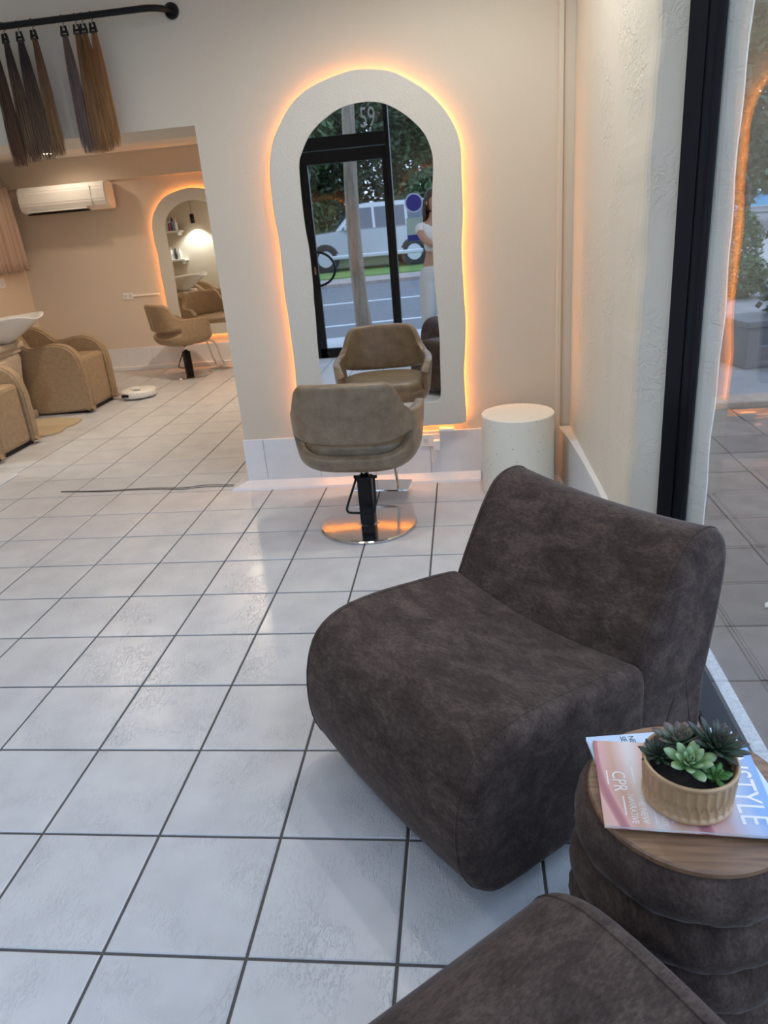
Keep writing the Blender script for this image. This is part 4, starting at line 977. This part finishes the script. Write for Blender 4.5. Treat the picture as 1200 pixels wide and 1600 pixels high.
def foliage(bm, c, rad, n, size, rr, shell=.55, droop=0.0):
    for k in range(n):
        d = Vector((rr.gauss(0, 1), rr.gauss(0, 1), rr.gauss(0, 1))).normalized() * (shell + (1 - shell) * rr.random())
        p = Vector((c[0] + d.x * rad[0], c[1] + d.y * rad[1], c[2] + d.z * rad[2]))
        a = Vector((rr.gauss(0, 1), rr.gauss(0, 1), rr.gauss(0, .6) - droop)).normalized(); b = a.cross(Vector((rr.gauss(0, 1), rr.gauss(0, 1), rr.gauss(0, 1)))).normalized()
        s = size * rr.uniform(.6, 1.3)
        vs = [bm.verts.new(p + a * s), bm.verts.new(p + b * s * .42), bm.verts.new(p - a * s), bm.verts.new(p - b * s * .42)]
        bm.faces.new(vs)
def tree(label, loc, h, r, crowns, n, size, m, seed, name='street_tree', bend=(0, 0), droop=0.0, group='trees outdoors'):
    t = thing(name, label, 'tree', loc, 0, group); rr = random.Random(seed)
    bm = new_bm(); pts = [(bend[0] * (f ** 1.5) + .04 * math.sin(f * 7 + seed), bend[1] * f, h * f) for f in [q / 10 for q in range(11)]]
    tube(bm, pts, [r * (1.25 if q == 0 else 1 - .045 * q) for q in range(11)], 12); obj('trunk', bm, BARK, t, True)
    bm = new_bm()
    for (c, rad) in crowns:
        tube(bm, [(pts[7][0], pts[7][1], pts[7][2]), ((pts[8][0] + c[0]) / 2, (pts[8][1] + c[1]) / 2, (pts[8][2] + c[2]) / 2 - .1), c], [r * .5, r * .3, r * .1], 6)
    obj('branches', bm, BARK, t, True)
    bm = new_bm()
    for (c, rad) in crowns: foliage(bm, c, rad, n, size, rr, .35, droop)
    obj('foliage', bm, m, t, False, False)
    return t
# street in front of the shop (seen in the mirror); local frame turned 14 degrees
O = Vector((-.7, -5.3, 0)); RA = R(-14)
def street(name, dims, m, label, cat, kind='structure'):
    o = boxo(name, dims, m); o.location = O; o.rotation_euler = (0, 0, RA); return setp(o, label, cat, kind=kind)
bm = new_bm(); prism(bm, [(-14, -1.34 - .06), (6, -1.46), (6, -5.4), (-14, -.42)], -.3, -.12)
setp(obj('sidewalk', bm, mat('pale_sidewalk', (.34, .35, .37), .8, col2=(.40, .41, .43), nscale=3)), 'pale concrete sidewalk before the shopfront, seen in the mirror', 'sidewalk', kind='structure')
street('road', (-40, 40, -7.5, 2.6, -.4, -.16), mat('blue_grey_asphalt', (.085, .094, .108), .85, col2=(.11, .12, .135), nscale=9), 'blue-grey asphalt road reflected in the big mirror', 'road')
LINE = mat('white_road_paint', (.42, .44, .46), .7)
street('road_line', (-14, 8, -.07, .07, -.159, -.152), LINE, 'nearer white road line reflected in the big mirror', 'road marking')
street('road_line', (-14, 8, -3.45, -3.28, -.159, -.152), LINE, 'further white road line reflected in the big mirror', 'road marking')
street('kerb', (-40, 40, -9.2, -7.5, -.4, -.08), mat('brown_gutter', (.20, .17, .16), .9, col2=(.28, .24, .22), nscale=4), 'brown-grey kerb across the road in the mirror', 'kerb')
street('verge', (-40, 40, -13.0, -9.2, -.4, -.05), mat('verge_grass', (.07, .15, .025), .95, col2=(.115, .20, .04), nscale=30, bump=.6, bscale=120), 'green grass verge under the parked cars in the mirror', 'verge')
street('far_park_ground', (-40, 40, -45, -13.0, -.4, -.07), mat('park_ground', (.06, .085, .03), .95, col2=(.10, .10, .05), nscale=3), 'dark park ground behind the parked cars', 'ground')
def sloc(x, s, z): 
    v = rotm(RA) @ Vector((x, -s, 0)); return (O.x + v.x, O.y + v.y, z)
TIRE = mat('tyre_rubber', (.015, .015, .016), .8); ALLOY = mat('alloy_wheel', (.55, .57, .60), .3, .8); DGLASS = mat('tinted_car_glass', (.035, .05, .075), .06, spec=.8)
def vehicle(name, label, loc, rz, Lg, Wd, Ht, paint, wr, wb, front, suv=True):
    """front points to -X; origin under the front wheel centre line"""
    t = thing(name, label, 'car', loc, rz, 'vehicles outdoors')
    x0 = -front; x1 = Lg - front; sill = wr * .95; belt = Ht * (.60 if suv else .62)
    low = [(x0 + .02, sill), (x0, sill + .12), (x0 + .02, belt - .25), (x0 + .10, belt - .12), (x0 + .55, belt - .04), (x0 + 1.28, belt + .02), (x1 - .06, belt + .03), (x1, belt - .2), (x1, sill + .1), (x1 - .05, sill)]
    def side_loft(poly, hw_top, hw, nm, m, par, bev):
        bm = new_bm(); zmin = min(p[1] for p in poly); zmax = max(p[1] for p in poly)
        f = lambda z: hw + (hw_top - hw) * (z - zmin) / (zmax - zmin)
        a = ring(bm, [(x, -f(z), z) for x, z in poly]); b = ring(bm, [(x, f(z), z) for x, z in poly]); bridge(bm, a, b); bm.faces.new(list(reversed(a))); bm.faces.new(b)
        bmesh.ops.recalc_face_normals(bm, faces=bm.faces)
        if bev: bmesh.ops.bevel(bm, geom=list(bm.edges), offset=bev, segments=2, affect='EDGES')
        return obj(nm, bm, m, par)
    body = side_loft(low, Wd / 2 - .03, Wd / 2, 'body', paint, t, .045)
    cab = [(x0 + 1.22, belt), (x0 + 1.95, Ht - .05), (x0 + 2.2, Ht), (x1 - .45, Ht), (x1 - .25, Ht - .06), (x1 - .06, belt)] if suv else [(x0 + 1.1, belt), (x0 + 1.9, Ht - .04), (x0 + 2.2, Ht), (x1 - 1.1, Ht), (x1 - .35, belt)]
    side_loft(cab, Wd / 2 - .20, Wd / 2 - .05, 'cabin', paint, t, .04)
    k = (Ht - belt)
    wins = ([(x0 + 1.42, x0 + 1.98, x0 + 2.42), (x0 + 2.50, x0 + 2.50, x0 + 3.45), (x0 + 3.53, x0 + 3.53, x1 - .42)] if suv else [(x0 + 1.35, x0 + 1.95, x0 + 2.35), (x0 + 2.42, x0 + 2.42, x1 - 1.0)])
    for s in (-1, 1):
        for (a0, a1, a2) in wins:
            bm = new_bm(); zl, zh = belt + .05, Ht - .13
            y = lambda z: s * (Wd / 2 - .05 - .15 * (z - belt) / k + .006)
            vs = [bm.verts.new((a0, y(zl), zl)), bm.verts.new((a2, y(zl), zl)), bm.verts.new((a2 - (.06 if a2 > x1 - 1.2 else 0), y(zh), zh)), bm.verts.new((a1, y(zh), zh))]
            bm.faces.new(vs); o = obj('side_window', bm, DGLASS, t); mod(o, 'SOLIDIFY', thickness=.008)
        bm = new_bm(); box(bm, x0 + 1.5, x0 + 1.68, s * (Wd / 2) - .02, s * (Wd / 2 + .18), belt + .02, belt + .18, .03); obj('door_mirror', bm, paint, t)
        bm = new_bm(); box(bm, x0 + .95, x1 - 1.0, s * (Wd / 2 - .02) - .05, s * (Wd / 2 - .02) + .05, sill - .02, sill + .10, .02); obj('side_step', bm, ALLOY, t)
        bm = new_bm(); box(bm, x0 - .01, x0 + .2, s * (Wd / 2 - .22) - .16, s * (Wd / 2 - .22) + .16, belt - .36, belt - .18, .03); obj('headlamp', bm, mat('clear_lamp', (.75, .78, .8), .1), t)
        for wx in (0, wb):
            bm = new_bm(); tube(bm, [(wx, s * (Wd / 2 - .26), wr), (wx, s * (Wd / 2 - .24), wr), (wx, s * (Wd / 2 - .02), wr), (wx, s * (Wd / 2 + .005), wr)], [wr * .9, wr, wr, wr * .9], 32); w = obj('wheel', bm, TIRE, t, False)
            bm = new_bm(); tube(bm, [(wx, s * (Wd / 2 - .1), wr), (wx, s * (Wd / 2 + .012), wr)], [wr * .62, wr * .60], 24); obj('rim', bm, ALLOY, w)
            bm = new_bm(); tube(bm, [(wx, s * (Wd / 2 - .12), wr), (wx, s * (Wd / 2 - .006), wr)], [wr * 1.1, wr * 1.1], 32); obj('wheel_arch', bm, TIRE, t)
    bm = new_bm()
    zl, zh = belt + .04, Ht - .10; f1 = (x0 + (1.22 if suv else 1.1), x0 + 1.95)
    q = lambda z: f1[0] + (f1[1] - f1[0]) * (z - belt) / (Ht - .05 - belt) - .012
    bm.faces.new([bm.verts.new((q(zl), -Wd / 2 + .16, zl)), bm.verts.new((q(zl), Wd / 2 - .16, zl)), bm.verts.new((q(zh), Wd / 2 - .26, zh)), bm.verts.new((q(zh), -Wd / 2 + .26, zh))]); o = obj('windscreen', bm, DGLASS, t); mod(o, 'SOLIDIFY', thickness=.008)
    bm = new_bm(); box(bm, x0 - .05, x0 + .12, -Wd / 2 + .05, Wd / 2 - .05, sill - .02, sill + .22, .04); obj('bumper', bm, TIRE, t)
    return t
SILVER = mat('silver_car_paint', (.36, .38, .40), .28, .35, coat=.5); LBLUE = mat('light_blue_car_paint', (.16, .42, .62), .3, coat=.5); WHITEC = mat('white_car_paint', (.62, .68, .76), .3, coat=.5)
vehicle('parked_suv', 'silver four-wheel-drive parked across the road, reflected in the big mirror', sloc(.15, 12.6, -.05), RA, 4.95, 1.9, 1.93, SILVER, .40, 2.82, .85)
vehicle('parked_car', 'white car half hidden behind the silver one in the mirror', sloc(-3.6, 16.5, -.07), RA, 4.4, 1.8, 1.5, WHITEC, .33, 2.6, .8, False)
vehicle('parked_car', 'light blue car far off beyond the side window', (17.6, 47.5, -.12), R(-20), 4.4, 1.8, 1.45, LBLUE, .32, 2.6, .8, False)
tree('slim grey-brown street tree on the sidewalk, reflected in the big mirror', (-.50, -3.05, -.15), 5.2, .105, [((-.9, -.8, 4.6), (1.3, 1.1, .8)), ((.7, .2, 5.0), (1.2, 1.1, .8))], 500, .10, LEAF[1], 3, bend=(.02, 0))
GR = 'background trees in the mirror'
for k, (x, s, h, m, lab) in enumerate(((-9.5, 20, 6, 2, 'olive green'), (-5.5, 22, 8, 0, 'dark dense'), (-1.5, 19.5, 6.5, 1, 'mid green drooping'), (2.5, 21, 8, 0, 'tall dark'), (6.0, 19, 7, 1, 'loose mid green'), (10, 23, 8, 2, 'yellowish'), (-7.5, 28, 9, 0, 'shadowy broad'), (.5, 26, 9, 0, 'broad dark'), (5.0, 27, 9.5, 1, 'broad bluish'))):
    rr = random.Random(40 + k)
    cr = [((rr.uniform(-1.8, 1.8), rr.uniform(-1.2, 1.2), 1.6 + h * .22 * q), (2.4, 1.8, 1.7)) for q in range(4)] + [((0, 0, h), (2.6, 2.2, 1.8))]
    tree(lab + ' park tree behind the parked cars, %s from the left in the mirror' % ('first', 'second', 'third', 'fourth', 'fifth', 'sixth', 'back-row first', 'back-row second', 'back-row third')[k], sloc(x, s, -.1), h, .2, cr, 3600, .15, LEAF[m], 50 + k, 'park_tree', droop=.8 if k == 2 else .2, group=GR)
# plants beyond the side window
def shrub(name, label, loc, rad, n, size, m, seed):
    t = thing(name, label, 'shrub', loc, 0, 'shrubs beyond the side window'); bm = new_bm(); foliage(bm, (0, 0, rad[2] * .95), rad, n, size, random.Random(seed), .6); obj('foliage', bm, m, t, False, False)
    bm = new_bm(); tube(bm, [(0, 0, 0), (.02, 0, rad[2])], [.03, .012], 8); obj('stem', bm, BARK, t)
    return t
shrub('clipped_shrub', 'rounded clipped shrub nearer the driveway beyond the window', (5.05, 11.0, -.14), (.42, .42, .34), 1600, .05, LEAF[1], 5)
shrub('clipped_shrub', 'rounded clipped shrub further off behind the driveway', (6.2, 14.6, -.14), (.45, .45, .62), 1600, .06, LEAF[1], 6)
t = thing('planter_box', 'dark grey planter box with leafy plant beyond the window', 'planter', (3.72, 6.35, -.14), .2)
bm = new_bm(); box(bm, -.34, .30, -.25, .25, 0, .42, .01); box(bm, -.36, .32, -.27, .27, .38, .44, .006); obj('box', bm, mat('dark_planter', (.10, .10, .105), .7), t)
bm = new_bm(); rr = random.Random(9)
for c, rd in (((.10, 0, .62), (.22, .2, .18)), ((.16, -.05, .92), (.18, .16, .22)), ((.1, .05, 1.2), (.15, .14, .2))): foliage(bm, c, rd, 120, .075, rr, .2)
obj('leaves', bm, LEAF[0], t, False, False)
bm = new_bm(); tube(bm, [(.08, 0, .40), (.12, .02, .9), (.10, .04, 1.3)], [.014, .01, .005], 8); obj('stem', bm, BARK, t)
for q in ((.05, -.18, .60), (.22, -.16, .66), (-.05, -.15, .55)):
    bm = new_bm(); lathe(bm, [(.005, -.015), (.03, 0), (.035, .02), (.01, .03)], 8, q); obj('red_flower', bm, mat('red_petals', (.45, .03, .04), .6), t)
for k, (x, y, h) in enumerate(((9, 27, 6), (16, 58, 8), (24, 60, 8), (13, 36, 6.5), (31, 70, 9), (11.5, 30, 9))):
    rr = random.Random(80 + k); cr = [((rr.uniform(-1.8, 1.8), rr.uniform(-1.2, 1.2), 2.4 + h * .2 * q), (2.6, 2.2, 1.8)) for q in range(5)]
    tree(('nearest', 'fourth nearest', 'fifth nearest', 'third nearest', 'furthest', 'tall second nearest')[k] + ' tree beyond the parking ground outside the window', (x, y, -.14), h, .22, cr, 1800, .22, LEAF[k % 2], 90 + k, 'parking_tree', group='trees beyond the side window')
# leaf litter on paving
t = thing('fallen_leaf', 'pale fallen leaf on the paving outside the window', 'leaf', (2.02, 1.62, -.094), .7); bm = new_bm(); a = ring(bm, [(-.035, 0, .002), (-.012, .016, .006), (.016, .014, .004), (.04, 0, .008), (.014, -.015, .003), (-.012, -.014, .005)]); bm.faces.new(a); o = obj('blade', bm, mat('dry_leaf', (.50, .46, .36), .8), t); mod(o, 'SOLIDIFY', thickness=.001)
bm = new_bm(); tube(bm, [(-.035, 0, .003), (-.055, .006, .002)], .0012, 5); obj('stalk', bm, BARK, t)

# ------------------------------------------------------------------ PERSON holding the phone (seen at the mirror's edge)
def skin_mesh(verts, edges, radii, root, sub=2):
    me = bpy.data.meshes.new('skel'); me.from_pydata(verts, edges, []); o = bpy.data.objects.new('skel', me); COL.objects.link(o)
    m = o.modifiers.new('s', 'SKIN'); m.use_smooth_shade = True
    for i, r in enumerate(radii):
        sv = me.skin_vertices[0].data[i]; sv.radius = r if isinstance(r, tuple) else (r, r); sv.use_root = (i == root)
    o.modifiers.new('d', 'SUBSURF').levels = sub
    bpy.context.view_layer.update()
    out = bpy.data.meshes.new_from_object(o.evaluated_get(bpy.context.evaluated_depsgraph_get()))
    bpy.data.objects.remove(o); bpy.data.meshes.remove(me)
    return out
def chain(pts, V, E_, RR, attach=None):
    prev = attach
    for p, r in pts:
        V.append(p); RR.append(r); i = len(V) - 1
        if prev is not None: E_.append((prev, i))
        prev = i
    return prev
PXX, PYY = 0.575, -1.175
pers = thing('person', 'person in white crop top and pale grey sweatpants holding up a phone in the mirror', 'person', (PXX, PYY, 0))
SK = mat('skin', (.46, .27, .185), .5)
V, E_, RR = [], [], []
pel = chain([((0, 0, .93), (.135, .10))], V, E_, RR)
top_ = chain([((0, 0, 1.04), (.105, .085)), ((0, 0, 1.16), (.115, .09)), ((0, 0, 1.28), (.125, .092))], V, E_, RR, pel)
nk = chain([((0, -.005, 1.375), (.075, .06)), ((0, .0, 1.43), (.050, .05)), ((0, .012, 1.49), (.048, .05))], V, E_, RR, top_)
for s in (-1, 1): chain([((s * .09, 0, .86), (.085, .088)), ((s * .098, .01, .66), (.072, .075)), ((s * .10, .015, .48), (.055, .058)), ((s * .10, -.01, .30), (.05, .052)), ((s * .10, -.02, .09), (.035, .038)), ((s * .105, .05, .035), (.034, .03)), ((s * .108, .14, .025), (.034, .018))], V, E_, RR, pel)
el = chain([((-.10, 0, 1.335), (.055, .055)), ((-.165, .005, 1.325), (.048, .048)), ((-.12, .10, 1.22), (.042, .042)), ((-.02, .185, 1.14), (.038, .038)), ((.09, .18, 1.22), (.034, .034)), ((.185, .14, 1.325), (.024, .026)), ((.21, .115, 1.37), (.030, .018)), ((.223, .102, 1.405), (.026, .014))], V, E_, RR, top_)
er_ = chain([((.10, 0, 1.335), (.055, .055)), ((.165, .005, 1.325), (.048, .048)), ((.21, .03, 1.22), (.042, .042)), ((.28, .06, 1.12), (.038, .038)), ((.315, .075, 1.21), (.034, .034)), ((.322, .090, 1.31), (.024, .026)), ((.318, .092, 1.36), (.018, .030)), ((.312, .094, 1.40), (.014, .026))], V, E_, RR, top_)
bme = skin_mesh(V, E_, RR, pel)
bm = new_bm(); bm.from_mesh(bme); bpy.data.meshes.remove(bme)
# head with brow, nose, lips, chin and ears; looks at the phone
hb = new_bm(); bmesh.ops.create_uvsphere(hb, u_segments=36, v_segments=28, radius=1.0)
for v in hb.verts:
    x, y, z = v.co
    w = 1.0 - .30 * max(0, -z) ** 1.5
    px_, py_, pz_ = x * .074 * w, y * .092 * (1 - .10 * max(0, -z)), z * .112
    if y > 0:
        face = max(0, y)
        py_ += .020 * math.exp(-((x / .16) ** 2)) * math.exp(-(((z + .12) / .17) ** 2))          # nose
        py_ += .007 * math.exp(-((x / .26) ** 2)) * math.exp(-(((z + .48) / .07) ** 2))          # lips
        py_ -= .004 * math.exp(-((x / .3) ** 2)) * math.exp(-(((z + .56) / .05) ** 2))
        py_ += .010 * math.exp(-((x / .3) ** 2)) * math.exp(-(((z + .80) / .14) ** 2))           # chin
        for s in (-1, 1): py_ -= .009 * math.exp(-(((x - s * .36) / .17) ** 2)) * math.exp(-(((z - .06) / .11) ** 2))   # eye sockets
        py_ += .004 * math.exp(-(((z - .25) / .1) ** 2)) * math.exp(-((x / .6) ** 2))
    v.co = (px_, py_, pz_)
for s in (-1, 1):
    e = bmesh.ops.create_uvsphere(hb, u_segments=12, v_segments=10, radius=1.0)
    for v in e['verts']: v.co = (s * .074 + v.co.x * .010, -.004 + v.co.y * .018, -.004 + v.co.z * .030)
HM = Matrix.Translation((0.0, .02, 1.562)) @ Matrix.Rotation(R(-38), 4, 'Z') @ Matrix.Rotation(R(-8), 4, 'X')
bmesh.ops.transform(hb, matrix=HM, verts=hb.verts); tm = bpy.data.meshes.new('h'); hb.to_mesh(tm); hb.free(); bm.from_mesh(tm); bpy.data.meshes.remove(tm)
# fingers curled round the phone edges; thumbs in front
for s, bx_, by_ in ((-1, .223, .102), (1, .314, .096)):
    for q in range(4):
        z = 1.365 + .019 * q; ln = (.8, 1, .95, .78)[q]
        fp = [(bx_ + s * .006, by_ - .012, z), (bx_ + s * .014, by_ - .026, z + .003), (bx_ + s * .004, by_ - .036, z + .006), (bx_ - s * .022 * ln, by_ - .034, z + .008), (bx_ - s * .034 * ln, by_ - .028, z + .008)]
        tube(bm, spline(fp, 3), .0078, 8)
    tube(bm, spline([(bx_ + s * .008, by_ + .008, 1.365), (bx_ + s * .006, by_ + .020, 1.385), (bx_ - s * .004, by_ + .022, 1.405), (bx_ - s * .016, by_ + .018, 1.42)], 3), .0088, 8)
obj('body', bm, SK, pers, True)
# eyes
for s in (-1, 1):
    b2 = new_bm(); bmesh.ops.create_uvsphere(b2, u_segments=12, v_segments=8, radius=.0105); o = obj('eye', b2, mat('eye_white', (.7, .7, .68), .2), pers, True); o.matrix_local = HM @ Matrix.Translation((s * .027, .076, .006))
    b2 = new_bm(); bmesh.ops.create_uvsphere(b2, u_segments=10, v_segments=8, radius=.0055); i_ = obj('iris', b2, mat('iris_brown', (.05, .025, .015), .2), o, True); i_.location = (0, .0065, 0)
b2 = new_bm(); box(b2, -.020, .020, .086, .0925, -.058, -.050, .003); o = obj('mouth', b2, mat('lip', (.40, .14, .12), .4), pers, True); o.matrix_local = HM
# hair: cap plus lengths gathered behind the shoulders
hb = new_bm(); bmesh.ops.create_uvsphere(hb, u_segments=32, v_segments=24, radius=1.0)
for v in hb.verts:
    x, y, z = v.co; v.co = (x * .083, y * .100 - .012, z * .118 + .010)
bmesh.ops.delete(hb, geom=[v for v in hb.verts if v.co.y > .030 + .06 * max(0, v.co.z) / .12 * 1.0 and v.co.z < .085], context='VERTS')
for q in range(60):
    a = PI * (q / 59) ; rr = random.Random(q)
    x = -.080 * math.cos(a); y = -.02 - .085 * math.sin(a)
    tube(hb, [(x * .98, y, .02), (x * 1.02, y - .004, -.05), (x * .98 + rr.uniform(-.006, .006), y - .006, -.12), (x * .9 + rr.uniform(-.01, .01), y - .004, -.19 - .05 * rr.random())], [.010, .010, .008, .003], 5)
bmesh.ops.transform(hb, matrix=HM, verts=hb.verts); o = obj('hair', hb, mat('brown_hair', (.05, .03, .018), .5, col2=(.10, .06, .035), nscale=60), pers, True); mod(o, 'SOLIDIFY', thickness=.006)
# crop top
V, E_, RR = [], [], []
a0 = chain([((0, 0, 1.045), (.122, .100)), ((0, 0, 1.15), (.128, .103)), ((0, 0, 1.275), (.136, .104))], V, E_, RR); chain([((0, -.004, 1.365), (.092, .072))], V, E_, RR, a0)
chain([((-.10, 0, 1.335), (.066, .066)), ((-.168, .005, 1.325), (.062, .062)), ((-.138, .07, 1.255), (.056, .056))], V, E_, RR, a0); chain([((.10, 0, 1.335), (.066, .066)), ((.168, .005, 1.325), (.062, .062)), ((.196, .022, 1.25), (.056, .056))], V, E_, RR, a0)
link('crop_top', skin_mesh(V, E_, RR, 0), mat('white_jersey', (.74, .75, .76), .8), pers, True)
V, E_, RR = [], [], []
a0 = chain([((0, 0, .925), (.152, .118))], V, E_, RR); chain([((0, 0, .975), (.128, .105))], V, E_, RR, a0)
for s in (-1, 1): chain([((s * .092, 0, .83), (.102, .108)), ((s * .102, .01, .62), (.094, .098)), ((s * .106, .012, .42), (.086, .09)), ((s * .106, -.01, .24), (.080, .084)), ((s * .104, -.015, .11), (.058, .062))], V, E_, RR, a0)
link('sweatpants', skin_mesh(V, E_, RR, 0), mat('pale_grey_fleece', (.56, .57, .57), .9), pers, True)
for s in (-1, 1):
    b2 = new_bm(); box(b2, s * .106 - .045, s * .106 + .045, -.09, .18, 0, .03, .012); box(b2, s * .106 - .042, s * .106 + .042, -.085, .13, .028, .075, .02); obj('shoe', b2, WHITE, pers)
t = thing('phone', 'black smartphone held up beside the head of the person', 'phone', (PXX + .2665, PYY + .100, 1.352))
bm = new_bm(); box(bm, -.0385, .0385, -.004, .004, -.0, .135, .004); obj('case', bm, BLACKM, t); boxo('screen', (-.035, .035, -.0046, -.004, .005, .130), mat('phone_screen', (.02, .02, .025), .1), t); boxo('camera_block', (.004, .036, .004, .007, .095, .130), BLACKM, t, .002)
